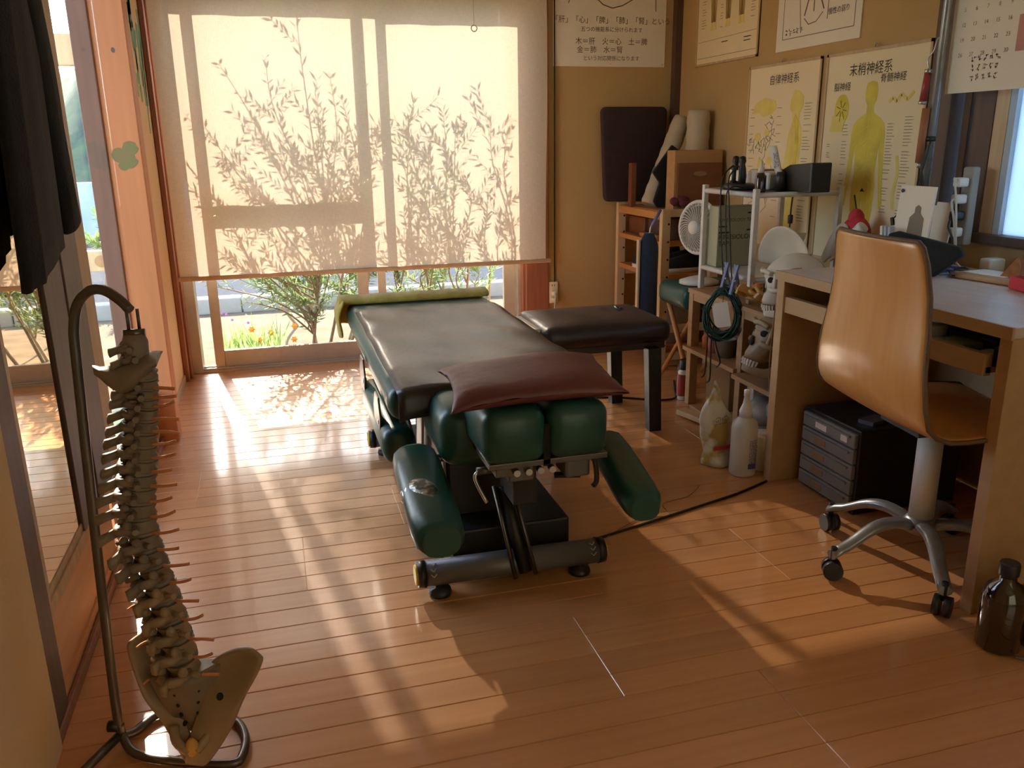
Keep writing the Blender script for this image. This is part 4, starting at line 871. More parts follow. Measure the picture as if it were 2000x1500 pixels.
# things on the rack top (z .91)
hd = thing('handset_dock', (1.76, 3.0, .911), 'black charging dock with two upright handsets on the metal rack', 'charging dock')
MB().lathe([(.055, 0), (.058, .012), (.045, .024), (.01, .026)], (1.765, 2.985, .911), 22, None, (1, 1.5, 1)).build('dock_base', 'blackplastic', hd)
for y in (3.015, 2.965):
    o = MB().lathe([(.016, .02), (.018, .05), (.015, .08), (.010, .095), (.014, .105), (.012, .122), (.002, .126)], (1.76, y, .912), 14).build('handset', 'blackplastic', hd)
    MB().bx(1.7405, 1.744, y - .008, y + .008, .945, .985).build('handset_clip', 'steel', o)
for y, sw in ((3.01, .0), (2.965, .02)):
    MB().tube(cr([(1.745, y, 1.0), (1.695, y - .02, .96), (1.672, y - .05 - sw, .86), (1.668, y - .10 - sw, .62), (1.66, y - .15 - sw, .53)], 6), .0028, 6).build('handset_cord', 'cord', hd)
MB().tube(cr([(1.73, 2.90, .922), (1.69, 2.91, .925), (1.672, 2.92, .88), (1.665, 2.88, .66), (1.655, 2.84, .54)], 6), .0028, 6).build('handset_cord', 'cord', hd)
def marks(parent, o, u, v, w, h, m, seed, nx=4, ny=5):
    """print too small to read: short strokes in rows"""
    random.seed(seed); b = MB(); dx, dy = w / nx, h / ny
    for i in range(nx):
        for j in range(ny):
            for k in range(3):
                x, y = (i + random.uniform(.08, .5)) * dx, (j + random.uniform(.08, .8)) * dy
                if random.random() < .5: b.prism([(x, y), (x + dx * .45, y), (x + dx * .45, y + dy * .14), (x, y + dy * .14)], o, u, v, .0006)
                else: b.prism([(x, y - dy * .3), (x + dx * .12, y - dy * .3), (x + dx * .12, y + dy * .3), (x, y + dy * .3)], o, u, v, .0006)
    q = b.build('small_print', m, parent); q['kind'] = 'stuff'; return q
def bottle(nm, loc, prof, m, lb, ct='bottle', cap=None, n=20, group=None, sc=(1, 1, 1)):
    e = thing(nm, loc, lb, ct, group); MB().lathe(prof, loc, n, None, sc).build('body', m, e)
    if cap: MB().lathe(cap[0], loc, 14).build('cap', cap[1], e)
    return e
bottle('dropper_bottle', (1.735, 2.79, .911), [(.019, 0), (.020, .004), (.020, .058), (.014, .066), (.012, .07)], 'amber', 'brown glass dropper bottle with a white tip on the metal rack', cap=([(.012, .068), (.012, .082), (.006, .092), (.003, .112)], 'white'))
wd_ = thing('label_printer', (1.90, 2.93, .911), 'cream low machine behind the dropper bottle on the metal rack', 'machine')
b = MB(); b.prism([(0, 0), (.20, 0), (.20, .065), (.06, .075), (0, .03)], (1.83, 3.09, .911), (0, -1, 0), (0, 0, 1), -.15); b.build('casing', 'white', wd_, bevel=.008)
MB().bx(1.85, 1.93, 2.95, 3.03, .978, .985).build('lid', 'greymetal', wd_)
sc2 = thing('tape_dispenser', (1.95, 2.79, .911), 'black wedge-shaped stand on the right of the metal rack top', 'stand')
b = MB(); b.prism([(0, 0), (.30, 0), (.30, .105), (.16, .095), (.06, .055), (0, .01)], (1.86, 2.965, .911), (0, -1, 0), (0, 0, 1), -.085); b.build('body', 'blackplastic', sc2, bevel=.006)
MB().lathe([(.022, 0), (.020, .05), (.014, .07)], (1.845, 2.83, .911), 14).build('holder', 'blackplastic', sc2)
tu = thing('ointment_tube', (1.84, 2.805, .98), 'white squeeze tube with blue cap standing in the black stand', 'tube')
rg = [[(1.842 + .0 + w * math.cos(a) * .5, 2.835 + .012 * k + w * math.sin(a), .965 + .022 * k) for a in [2 * PI * q / 12 for q in range(12)]] for k, w in enumerate((.018, .020, .021, .022, .022, .023))]
MB().ring(rg).build('tube_body', 'white', tu); MB().lathe([(.016, 0), (.018, .022)], (1.842, 2.832, .945), 12).build('cap', 'inkpurple', tu)
marks(tu, (1.8305, 2.852, .990), (0, -.95, .30), (0, .30, .95), .030, .06, 'inkpurple', 5)
# kinesiology tape carton
kb = thing('tape_carton', (1.795, 3.085, .60), 'pale green kinesiology tape carton inside the metal rack', 'carton')
MB().bx(1.714, 1.892, 3.045, 3.12, .601, .842).build('carton', 'palegreen', kb, bevel=.003)
U, V_ = (1, 0, 0), (0, 0, 1)
text('KINESIOLOGY', .027, 'inkgreen', kb, (1.719, 3.0445, .712), U, V_, align='LEFT'); text('TAPE', .027, 'inkgreen', kb, (1.719, 3.0445, .686), U, V_, align='LEFT')
text('KINESIOLOGY TAPE', .0185, 'inkgreen', kb, (1.719, 3.0445, .782), U, V_, align='LEFT')
for x, z, w in ((1.719, .760, .035), (1.845, .744, .038), (1.845, .812, .034), (1.719, .736, .05)): MB().bx(x, x + w, 3.0438, 3.045, z, z + .006).build('print_bar', 'inkgreen', kb)
pc = MB().bx(1.712, 1.752, 3.1262, 3.131, .603, .79).build('white_card', 'paper', loc=(1.73, 3.128, .603)); tag(pc, 'white card propped behind the tape carton', 'card')
# bone models on the unit
pv = thing('pelvis_model', (1.86, 2.62, .502), 'white plastic pelvis model on the shelf unit behind the chair', 'anatomical model')
def wing(c, sx, rot, name='iliac_wing'):
    P = []
    for i in range(15):
        a = i / 14; th = -.5 + a * 2.6; r = []
        for j in range(8):
            q = j / 7; R = .03 + q * (.115 + .012 * math.sin(a * 5))
            v = Vector((sx * (.02 + .030 * q * q + .02 * math.sin(a * PI)), R * math.sin(th - .6), R * math.cos(th - .6))); v.rotate(Euler((0, 0, rot))); r.append(Vector(c) + v)
        P.append(r)
    return MB().grid(P).build(name, 'bonewhite', pv, solid=.009, sub=1)
wing((1.79, 2.63, .650), -1, .15); wing((1.93, 2.66, .650), 1, -.3)
b = MB(); b.tube(cr([(1.80, 2.70, .70), (1.80, 2.725, .655), (1.80, 2.72, .60), (1.80, 2.70, .55), (1.81, 2.66, .515)], 5), [.022] * 8 + [.018] * 8 + [.013] * 5, 10); b.tube(cr([(1.80, 2.66, .64), (1.80, 2.62, .58), (1.80, 2.60, .53)], 4), [.024] * 4 + [.018] * 5, 10); b.build('hip_bone', 'bonewhite', pv)
rg = [[(1.86 + .05 * (1 - t) * math.cos(a) , 2.735 + .02 * math.sin(a), .76 - .13 * t) for a in [2 * PI * q / 12 for q in range(12)]] for t in (0, .2, .4, .6, .8)]
MB().ring(rg).build('sacrum', 'bonewhite', pv)
MB().tube(cr([(1.845, 2.755, .775), (1.835, 2.80, .74), (1.83, 2.83, .69)], 5), [.012, .014, .018, .020, .022, .022, .020, .018, .014, .012, .008], 10).build('femur_stub', 'bonewhite', pv)
for k in range(4): MB().ell((1.775, 2.74 - .004 * k, .66 - .022 * k), (.006, .006, .005), 8, 6).build('sacral_hole', 'hole', pv)
def skull(loc, rz, sc, m, lb, tilt=0):
    e = thing('skull_model', loc, lb, 'skull'); Mx = RZ(loc, rz, 0, tilt) @ Matrix.Scale(sc, 4)   # faces +x
    b = MB(Mx); rg = []
    for i in range(17):
        t = i / 16; x = -.098 + .190 * t; k = math.sin(PI * min(.995, max(.02, t))) ** .55; w = .070 * k * (1 - .12 * t); h = .064 * k
        zc = .128 + .006 * math.sin(t * 3)
        rg.append([(x, w * math.cos(a), zc + h * math.sin(a) * (1 if math.sin(a) > 0 else .78)) for a in [2 * PI * q / 20 for q in range(20)]])
    b.ring(rg); b.build('cranium', m, e)
    b = MB(Mx); rg = []
    for z, x0, w in ((.135, .078, .048), (.118, .088, .050), (.10, .086, .050), (.085, .084, .045), (.068, .090, .034), (.052, .094, .030), (.040, .092, .028)):
        rg.append([(x0 - .045 + .045 * math.cos(a), w * math.sin(a), z) for a in [-PI * .5 + PI * q / 10 for q in range(11)]] + [(x0 - .07, w * .6, z), (x0 - .07, -w * .6, z)])
    b.ring(rg); b.tube(cr([(.078, .045, .138), (.094, .022, .144), (.097, 0, .140), (.094, -.022, .144), (.078, -.045, .138)], 4), .0075, 8)
    for s_ in (-1, 1):
        b.tube(cr([(.078, s_ * .036, .090), (.062, s_ * .055, .088), (.020, s_ * .066, .094), (-.015, s_ * .062, .102)], 4), [.0085] * 5 + [.006] * 8, 8)
        b.tube(cr([(.066, s_ * .048, .140), (.066, s_ * .053, .115), (.066, s_ * .050, .092)], 4), .006, 8)
    b.build('face', m, e)
    for s_ in (-1, 1): MB(Mx).ell((.067, s_ * .024, .117), (.0175, .0150, .0130), 12, 8).build('eye_socket', 'hole', e)
    MB(Mx).prism([(-.011, 0), (.011, 0), (.004, .026), (-.004, .026)], (.0885, 0, .076), (0, 1, 0), (0, 0, 1), .004).build('nose_opening', 'hole', e)
    J = [(-.012, .050), (.004, .050), (.022, .047), (.042, .041), (.062, .032), (.078, .021), (.086, .008)]; J = J + [(x, -y) for x, y in J[::-1]]
    P = [[(x - .004 * (1 - q), y, z0 + (z1 - z0) * q) for q in (0, .33, .66, 1)] for (x, y), z0, z1 in zip(J, [.026, .012, .003, 0, 0, 0, 0, 0, 0, 0, 0, .003, .012, .026], [.088, .086, .040, .026, .024, .024, .024, .024, .024, .024, .026, .040, .086, .088])]
    MB(Mx).grid(P).build('jaw', m, e, solid=.010, sub=1)
    b = MB(Mx); b.tube([(.02, 0, .075), (.074, 0, .046)], [.036, .024], 12); b.build('palate', m, e)
    for k in range(12):
        a = -PI * .42 + PI * .84 * k / 11
        for z0, z1, r0 in ((.028, .038, .0), (.020, .0285, -.003)):
            MB(Mx).box((.056 + (.037 + r0) * math.cos(a), (.031 + r0) * math.sin(a), (z0 + z1) / 2), (.006, .0058, z1 - z0), (0, 0, a)).build('tooth', 'bonewhite', e)
skull((1.715, 2.50, .502), PI * .86, 1.12, 'bonewhite', 'white skull model on top of the shelf unit at the desk corner')
skull((1.665, 2.535, .272), PI * .94, 1.28, 'bone', 'yellowed skull model on the middle shelf of the unit', -.32)
vm = thing('vertebra_model', (1.70, 2.64, .502), 'golden model of linked lumbar vertebrae on the shelf unit', 'anatomical model')
for k, (y, z, r) in enumerate(((2.705, .538, .2), (2.655, .552, -.3), (2.61, .538, .5))):
    Mx = RZ((1.688, y, z), r, .3 * k, .4) @ Matrix.Scale(1.45, 4); b = MB(Mx); b.lathe([(.018, -.011), (.020, -.009), (.016, 0), (.020, .009), (.018, .011)], (0, 0, 0), 14)
    b.tube([(-.01, -.012, 0), (-.03, -.01, 0), (-.034, 0, 0), (-.03, .01, 0), (-.01, .012, 0)], .006, 6); b.box((-.048, 0, -.002), (.03, .006, .016))
    for s_ in (-1, 1): b.tube([(-.018, s_ * .012, 0), (-.022, s_ * .042, .004)], [.006, .004], 6)
    b.build('vertebra', 'bonegold', vm)
MB().ell((1.685, 2.68, .578), (.016, .020, .014), 10, 8).build('disc', 'orange', vm)
rc = thing('plush_cap', (1.99, 2.64, .60), 'red and white plush cap hanging behind the pelvis model', 'cap')
b = MB(); b.ell((2.02, 2.60, .765), (.045, .062, .065), 16, 10); b.ell((2.02, 2.575, .69), (.042, .055, .06), 14, 10); b.ell((2.02, 2.605, .82), (.03, .025, .035), 10, 8); b.build('crown', 'redcloth', rc)
MB().tube(cr([(1.975, 2.645, .755), (1.965, 2.595, .738), (1.968, 2.555, .760), (1.985, 2.515, .802)], 5), [.006, .010, .013, .015, .017, .017, .018, .018, .018, .019, .020, .020, .021, .022, .023, .020], 10).build('brim', 'white', rc)
MB().tube([(2.02, 2.605, .84), (2.03, 2.64, .90)], .003, 6).build('loop', 'cord', rc)
MB().tube(cr([(1.93, 2.87, .898), (1.925, 2.868, .84), (1.925, 2.868, .76), (1.925, 2.86, .70)], 4), .003, 6).build('ferrite_cable', 'cord', loc=(1.925, 2.868, .7)); o = bpy.data.objects['ferrite_cable']; tag(o, 'black cord with a ferrite lump hanging below the metal rack top', 'cord')
MB().rbox((1.925, 2.868, .80), (.016, .016, .034), .004, 2).build('ferrite', 'blackplastic', o)
# cable coil with pegs
co = thing('cable_coil', (1.625, 2.79, .38), 'coil of dark green cable with a white tag hanging from a blue peg', 'cable coil')
random.seed(12); CA, CC = Vector((.80, -.60, 0)), Vector((1.605, 2.78, .468)); CN = Vector((-.60, -.80, 0))
for k in range(17):
    a0 = random.uniform(0, 6); r1, r2 = .062 + random.uniform(-.012, .014), .092 + random.uniform(-.016, .012); c_ = CC + CA * random.uniform(-.010, .010) + Vector((0, 0, random.uniform(-.012, .010)))
    MB().tube([c_ + CA * (r1 * math.cos(a) * (1 - .30 * max(0, math.sin(a)))) + Vector((0, 0, r2 * math.sin(a))) + CN * (.012 * math.sin(3 * a + a0)) for a in [2 * PI * q / 28 for q in range(29)]], .0030, 6).build('loop', 'cable', co)
for k, (q, z1) in enumerate(((-.055, .235), (-.035, .215), (.0, .28))): MB().tube(cr([CC + CA * (-.05 + .02 * k) + Vector((0, 0, -.05)), CC + CA * (-.052 + .015 * k) + Vector((0, 0, -.11)), CC + CA * q + Vector((0, 0, z1 - .468)), CC + CA * (q - .02) + Vector((.02, .02, z1 - .50))], 5), .0030, 6).build('tail', 'cord', co)
MB().prism([(0, .012), (.012, 0), (.060, .0), (.060, .095), (.012, .095), (0, .08)], CC + CA * -.022 + CN * .018 + Vector((0, 0, -.055)), CA * .97 + Vector((0, 0, .2)), CA * -.2 + Vector((0, 0, .97)), .002).build('tag_card', 'paper', co)
MB().tube([CC + CN * .018 + Vector((0, 0, .045)), CC + Vector((0, 0, .085))], .0012, 4).build('tag_string', 'cord', co)
for k, (y, lb) in enumerate(((2.785, 'blue plastic peg gripping the coiled cable'), (2.715, 'blue plastic peg clipped beside the cable coil, nearer the golden vertebrae'))):
    e = thing('clothes_peg', (1.61, y, .56), lb, 'peg', 'blue pegs')
    for s_ in (-1, 1):
        MB().prism([(-.008, -.05), (.008, -.05), (.009, .02), (.005, .06), (-.008, .06), (-.006, .0)], (1.61 + s_ * .008, y, .60), (0, s_ * 1., 0) if 0 else (0, 1, 0), (.16 * s_ * -1, .12 * s_, 1), .007).build('jaw', 'bluepeg', e, bevel=.001)
    MB().cyl((1.61, y - .012, .60), (1.61, y + .012, .60), .006, n=8).build('spring', 'steel', e)
b = MB().tube(cr([(1.60, 2.30, .704), (1.575, 2.335, .69), (1.56, 2.36, .62), (1.555, 2.37, .45), (1.55, 2.36, .33), (1.53, 2.315, .26)], 6), .002, 5).build('thin_wire', 'brass', loc=(1.56, 2.36, .3)); tag(b, 'thin ochre wire draped from the desk corner past the skulls', 'wire')
# smaller things on the middle and lower shelves
for nm, mt, pr_, loc, lb, ct in (
    ('plant_pot', 'concrete', [(.035, 0), (.045, .07), (.048, .075), (.04, .072), (.034, .01)], (1.71, 2.93, .256), 'grey pot on the middle shelf behind the cable tails', 'pot'),
    ('orange_jar', 'orange', [(.022, 0), (.024, .05), (.018, .058), (.018, .07)], (1.71, 3.07, .256), 'orange jar on the middle shelf at the far end of the unit', 'jar'),
    ('paper_cup', 'pink', [(.022, 0), (.03, .085), (.027, .085), (.02, .01)], (1.70, 3.0, .256), 'pink paper cup between the orange jar and the grey pot', 'cup')):
    o = MB().lathe(pr_, loc, 18).build(nm, mt, loc=loc); tag(o, lb, ct)
for nm, mt, x0, x1, y0, y1, z0, z1, lb, ct in (
    ('carton', 'card', 1.70, 1.95, 2.86, 3.05, .04, .215, 'brown carton under the middle shelf beside the spray can', 'carton'),
    ('carton', 'boxwood', 1.76, 1.98, 2.90, 3.08, .256, .43, 'tan carton behind the pink cup on the middle shelf', 'carton'),
    ('black_case', 'blackplastic', 1.86, 2.05, 2.40, 2.66, .246, .40, 'black case on the middle shelf behind the yellowed skull', 'case'),
    ('paper_stack', 'paper', 1.76, 2.0, 2.78, 2.85, .04, .19, 'upright stack of papers on the lowest shelf', 'papers')):
    o = MB().rbx(x0, x1, y0, y1, z0, z1, .004, 2).build(nm, mt, loc=((x0 + x1) / 2, (y0 + y1) / 2, z0)); tag(o, lb, ct)
b = MB(); random.seed(14)
for k in range(9): b.ell((1.70 + random.uniform(-.05, .06), 2.52 + random.uniform(-.09, .09), .10 + random.uniform(-.03, .08)), (.06, .06, .045), 10, 7, (random.random(), random.random(), 0))
o = b.build('plastic_bag', 'bag', loc=(1.7, 2.52, .04)); tag(o, 'crumpled grey plastic bag under the yellowed skull', 'bag')

# ================= things on the floor by the desk =================
bt = thing('alcohol_bottle', (1.468, 2.355, 0), 'tall milky plastic bottle with a narrow spout and blue lettering on the floor', 'bottle')
MB().lathe([(.040, 0), (.044, .006), (.044, .17), (.040, .188), (.022, .205), (.018, .21)], (1.468, 2.355, 0), 26).build('body', 'bottleplastic', bt)
MB().lathe([(.022, .205), (.022, .225), (.012, .25), (.008, .275), (.010, .277), (.010, .298), (.004, .30)], (1.468, 2.355, 0), 16).build('spout', 'white', bt)
marks(bt, (1.463, 2.3095, .050), (.99, .12, 0), (0, 0, 1), .032, .085, 'inkpurple', 15, 5, 11)
MB().bx(1.4625, 1.490, 2.3100, 2.3112, .032, .050).build('label_block', 'inkpurple', bt)
po = thing('refill_pouch', (1.43, 2.465, 0), 'white and yellow foil refill pouch slumped on the floor by the bottle', 'pouch')
rg = []
for i in range(17):
    t = i / 16; z = .002 + .285 * t; w = .052 + .010 * math.sin(t * 4) - (.0 if t < .55 else (t - .55) ** 1.3 * .125); d_ = .040 * (1 - t) ** .8 + .002; ox = -.030 * max(0, t - .4) + .008 * math.sin(t * 7)
    rg.append([(1.430 + ox + w * math.cos(a) + .004 * math.sin(4 * a + i), 2.465 + .014 * t + d_ * math.sin(a) * (1 + .22 * math.sin(3 * a + i * .9)), z + .016 * t * math.cos(a)) for a in [2 * PI * q / 20 for q in range(20)]])
MB().ring(rg).build('pouch', 'pouch', po)
MB().prism([(-.034, 0), (.034, .004), (.030, .018), (-.032, .016)], (1.432, 2.4285, .062), (1, 0, 0), (0, -.1, 1), -.001).build('red_band', 'inkred', po)
marks(po, (1.405, 2.4385, .150), (1, 0, .1), (-.1, -.16, .98), .045, .035, 'inkgrey', 16, 6, 3)
bottle('white_tub', (1.565, 2.385, 0), [(.045, 0), (.047, .005), (.047, .12), (.043, .126)], 'white', 'plain white tub on the floor between the bottle and the desk', 'tub')
bottle('spray_can', (1.672, 3.195, 0), [(.024, 0), (.026, .004), (.026, .125), (.020, .137), (.012, .14)], 'white', 'red and white spray can with black cap on the floor by the stool', 'spray can', cap=([(.021, .137), (.022, .14), (.022, .175), (.018, .18)], 'blackplastic'))
e = bpy.data.objects['spray_can']; MB().lathe([(.0263, .02), (.0265, .022), (.0265, .115), (.0263, .117)], (1.668, 3.196, 0), 20, None, (1, 1, 1)).build('red_sleeve', 'redtin', e)
o = MB().lathe([(.045, -.008), (.05, -.006), (.05, .006), (.045, .008)], (1.755, 3.40, .051), 22, (PI / 2, 0, 1.1)).build('metal_disc', 'greymetal', loc=(1.755, 3.4, 0)); tag(o, 'grey metal disc standing on the floor behind the spray can', 'disc')
o = MB().box((1.585, 2.90, .018), (.05, .20, .022), (0, 0, .25)).build('wooden_batten', 'pine', loc=(1.585, 2.9, 0), bevel=.003); tag(o, 'short wooden batten lying on the floor by the shelf unit', 'batten')
# brown glass bottles bottom right
for x, y, lb in ((1.478, 1.285, 'brown glass bottle on the floor by the desk panel, nearer the chair'), (1.572, 1.270, 'brown glass bottle on the floor at the picture edge')):
    bottle('glass_bottle', (x, y, 0), [(.040, 0), (.046, .006), (.046, .125), (.036, .152), (.018, .165), (.017, .18)], 'amber', lb, cap=([(.020, .178), (.021, .18), (.021, .205), (.019, .208)], 'blackplastic'), group='brown glass bottles')
e = bpy.data.objects['glass_bottle.001']; MB().lathe([(.0465, .06), (.0467, .061), (.0467, .118), (.0465, .119)], (1.572, 1.270, 0), 20).build('paper_label', 'pink', e)
o = MB().tube([(1.478, 1.235, .004), (1.56, 1.15, .004)], .003, 6).build('metal_rod', 'steel', loc=(1.5, 1.2, 0)); tag(o, 'thin steel rod lying in front of the brown bottles', 'rod')
# floor cords
def cord(nm, pts, r, m, lb, n=8):
    o = MB().tube(cr(pts, n), r, 6).build(nm, m, loc=pts[0]); tag(o, lb, 'cord'); return o
cord('table_cable', [(.77, 1.985, .03), (.84, 2.044, .004), (1.0, 2.09, .004), (1.2, 2.15, .004), (1.36, 2.20, .004), (1.505, 2.262, .004)], .004, 'cord', 'black power cord running from the treatment table to the desk')
cord('loose_wire', [(.845, 2.04, .003), (.98, 2.12, .003), (1.08, 2.12, .003), (1.10, 2.20, .003), (1.20, 2.23, .003), (1.28, 2.30, .003)], .0013, 'brass', 'thin brown loose wire lying beside the power cord')
cord('extension_cord', [(1.26, 3.34, .004), (1.40, 3.30, .004), (1.55, 3.21, .004), (1.64, 3.21, .004), (1.69, 3.31, .004), (1.76, 3.46, .004)], .0045, 'cord', 'black cord on the floor from the bench to the stool')

# ================= on the desk =================
ob_ = thing('tablet_case', (1.92, 2.13, .702), 'black fabric tablet case standing on the desk behind the chair', 'case')
b = MB(); b.prism([(0, 0), (.16, 0), (.235, .07), (.22, .095), (.03, .125), (.0, .115)], (1.80, 2.165, .703), (.34, -.94, 0), (.10, .0, .99), .022); b.build('case_body', 'denim', ob_, bevel=.006)
tr2 = thing('wooden_tray', (1.97, 1.90, .702), 'small wooden tray with a sheet of paper on the desk', 'tray')
MB().rbox((1.975, 1.905, .711), (.13, .22, .016), .004, 2, (0, 0, .15)).build('board', 'unitwood', tr2)
MB().box((1.975, 1.925, .7205), (.09, .13, .002), (0, 0, .15)).build('paper_sheet', 'paper', tr2)
py = thing('resin_pyramid', (1.98, 1.855, .72), 'small amber resin pyramid on the wooden tray', 'ornament')
b = MB(RZ((1.985, 1.862, .7195), .4)); b.add([(-.03, -.03, 0), (.03, -.03, 0), (.03, .03, 0), (-.03, .03, 0), (0, 0, .055)], [(0, 3, 2, 1), (0, 1, 4), (1, 2, 4), (2, 3, 4), (3, 0, 4)]); b.build('resin', 'amberlight', py)
for k in range(4): MB().ell((1.985 + .010 * math.cos(k * 1.7), 1.862 + .010 * math.sin(k * 1.7), .732 + .006 * k), (.006, .005, .004), 6, 5).build('inclusion', 'bonegold', py)
rs = thing('card_stand', (1.90, 1.72, .702), 'brown card stand with a red foot at the right edge of the desk', 'card stand')
MB().box((1.915, 1.735, .775), (.010, .11, .15), (0, .06, -.25)).build('card', 'redbrown', rs)
MB().box((1.905, 1.735, .720), (.05, .115, .034), (0, 0, -.25)).build('foot', 'redcloth', rs, bevel=.004)
# power strip with plugs
ps = thing('power_strip', (2.06, 2.14, .80), 'white power strip with plugs fixed upright beside the desk window', 'power strip')
MB().rbx(2.045, 2.075, 2.125, 2.165, .775, 1.01, .006, 2).build('strip_body', 'concrete', ps)
for k, z in enumerate((.965, .915, .865, .815)):
    o = MB().rbx(2.005, 2.046, 2.132, 2.158, z - .014, z + .014, .006, 2).build('plug', 'white' if k != 2 else 'blackplastic', ps)
    MB().tube(cr([(2.007, 2.145, z), (1.985, 2.13, z + .01 - .02 * k), (1.975, 2.10, z - .06), (1.985, 2.08, .73), (2.0, 2.06, .707)], 5), .0032, 6).build('plug_cord', 'whitecord' if k in (0, 1, 3) else 'cord', o)
o = MB().rbx(2.02, 2.08, 1.99, 2.03, .703, .75, .006, 2).build('charger', 'white', loc=(2.05, 2.01, .703)); tag(o, 'small white charger block on the desk under the power strip', 'charger')
random.seed(21)
for k in range(7):
    a = [(1.90 + random.uniform(-.04, .10), 2.10 + random.uniform(-.12, .08), .706 + .003 * k) for q in range(6)]
    cord('desk_cable', a, .0024, 'cord' if k % 3 else 'bluepeg', ['black cable curled on the desk by the tablet case', 'black cable crossing the wooden tray side of the desk', 'blue-grey cable curled on the desk near the window', 'black cable looped nearest the desk window', 'black cable tangled under the power strip', 'blue-grey cable tangled behind the wooden tray', 'black cable lying nearest the desk front'][k], 5)
# tall grey pole with clips, pens and hanging leads
pl_ = thing('upright_pole', (2.005, 2.275, .702), 'grey metal pole rising from the desk beside the nerve poster', 'pole')
MB().cyl((2.005, 2.270, .702), (2.005, 2.262, 2.30), .0125, n=16).build('tube', 'chairmetal', pl_)
MB().lathe([(.02, 0), (.022, .006), (.014, .03)], (2.005, 2.27, .702), 14).build('foot', 'blackplastic', pl_)
MB().cyl((2.005, 2.271, 1.085), (2.005, 2.271, 1.10), .016, n=14).build('collar', 'blackplastic', pl_)
pn = thing('red_torch', (1.985, 2.295, 1.20), 'short red metal torch hanging on the grey pole', 'torch')
MB().cyl((1.985, 2.300, 1.205), (1.987, 2.293, 1.29), .011, n=14).build('barrel', 'redtin', pn)
MB().cyl((1.985, 2.301, 1.197), (1.985, 2.300, 1.207), .012, n=14).build('end_ring', 'steel', pn); MB().cyl((1.987, 2.293, 1.288), (1.987, 2.292, 1.300), .012, n=14).build('end_ring', 'steel', pn)
MB().tube(cr([(1.987, 2.292, 1.30), (1.985, 2.300, 1.33), (1.99, 2.285, 1.35), (1.995, 2.28, 1.385), (2.0, 2.262, 1.388)], 4), .0022, 5).build('chain', 'steel', pn)
rd = thing('massage_stick', (1.985, 2.285, 1.03), 'brown wooden stick strapped to the grey pole below the red torch', 'stick')
MB().cyl((1.987, 2.287, 1.02), (1.988, 2.283, 1.185), .013, n=12).build('shaft', 'skin1', rd); MB().cyl((1.987, 2.288, 1.005), (1.987, 2.287, 1.022), .006, n=10).build('tip', 'steel', rd)
hl = thing('charging_leads', (1.985, 2.25, .86), 'bundle of black charging leads hanging from the grey pole', 'cable bundle')
for k, (y1, z1) in enumerate(((2.36, .84), (2.31, .80), (2.27, .85), (2.20, .78))):
    o = MB().tube(cr([(1.988, 2.250, 1.085), (1.975, 2.262 - .004 * k, 1.02), (1.974, 2.245 + .008 * k, .95), (1.974, 2.255 + .3 * (y1 - 2.255), .90), (1.972, y1, z1)], 6), .0026, 6).build('lead', 'cord', hl)
    MB().box((1.972, y1, z1 - .008), (.008, .010, .026), (.3 * (k - 1), 0, 0)).build('connector', 'blackplastic', o)
MB().tube([(1.974, 2.25, .935), (1.974, 2.262, .925)], .008, 6).build('cable_tie', 'blackplastic', hl)
# picture card and slim rods leaning by the poster
pcard = thing('anatomy_card', (1.93, 2.22, .702), 'white anatomy card with a small standing figure leaning by the grey pole', 'card')
MB().box((1.932, 2.222, .828), (.006, .150, .250), (0, .08, 0)).build('card', 'paper', pcard)
b = MB(); o3, u3, v3 = (1.9188, 2.205, .712), (0, -1, 0), (.08, 0, .995)
b.prism([(-.012, .16), (-.012, .178), (0, .185), (.012, .178), (.012, .16), (.03, .145), (.034, .07), (.022, .07), (.018, .10), (.018, .0), (-.018, .0), (-.018, .10), (-.022, .07), (-.034, .07), (-.03, .145)], o3, u3, v3, .0006); b.build('figure', 'inkgrey', pcard)
MB().prism([(-.012, .05), (.012, .05), (.012, .075), (-.012, .075)], (1.9180, 2.205, .712), u3, v3, .0006).build('figure_detail', 'inkred', pcard)
MB().prism([(.006 * math.cos(k * PI / 6), .006 * math.sin(k * PI / 6)) for k in range(12)], (1.9345, 2.283, .936), u3, v3, .0015).build('badge', 'inkpurple', pcard)
lc = MB().box((2.088, 2.275, .80), (.006, .075, .19), (0, .06, 0)).build('white_leaflet', 'paper', loc=(2.09, 2.275, .705)); tag(lc, 'plain white leaflet standing behind the hanging leads', 'leaflet')
for k, (y, m_, lb) in enumerate(((2.328, 'white', 'white marker pen standing left of the anatomy card'), (2.310, 'bluecover', 'pale blue file spine standing beside the anatomy card'), (2.292, 'bluecover', 'second pale blue file spine, touching the anatomy card'))):
    o = MB().rbox((1.885, y - .04, .765), (.02, .012, .125), .003, 2, (-.10, .0, 0)).build('marker_pen' if k == 0 else 'file_spine', m_, loc=(1.885, y - .04, .703)); tag(o, lb, 'pen' if k == 0 else 'file')

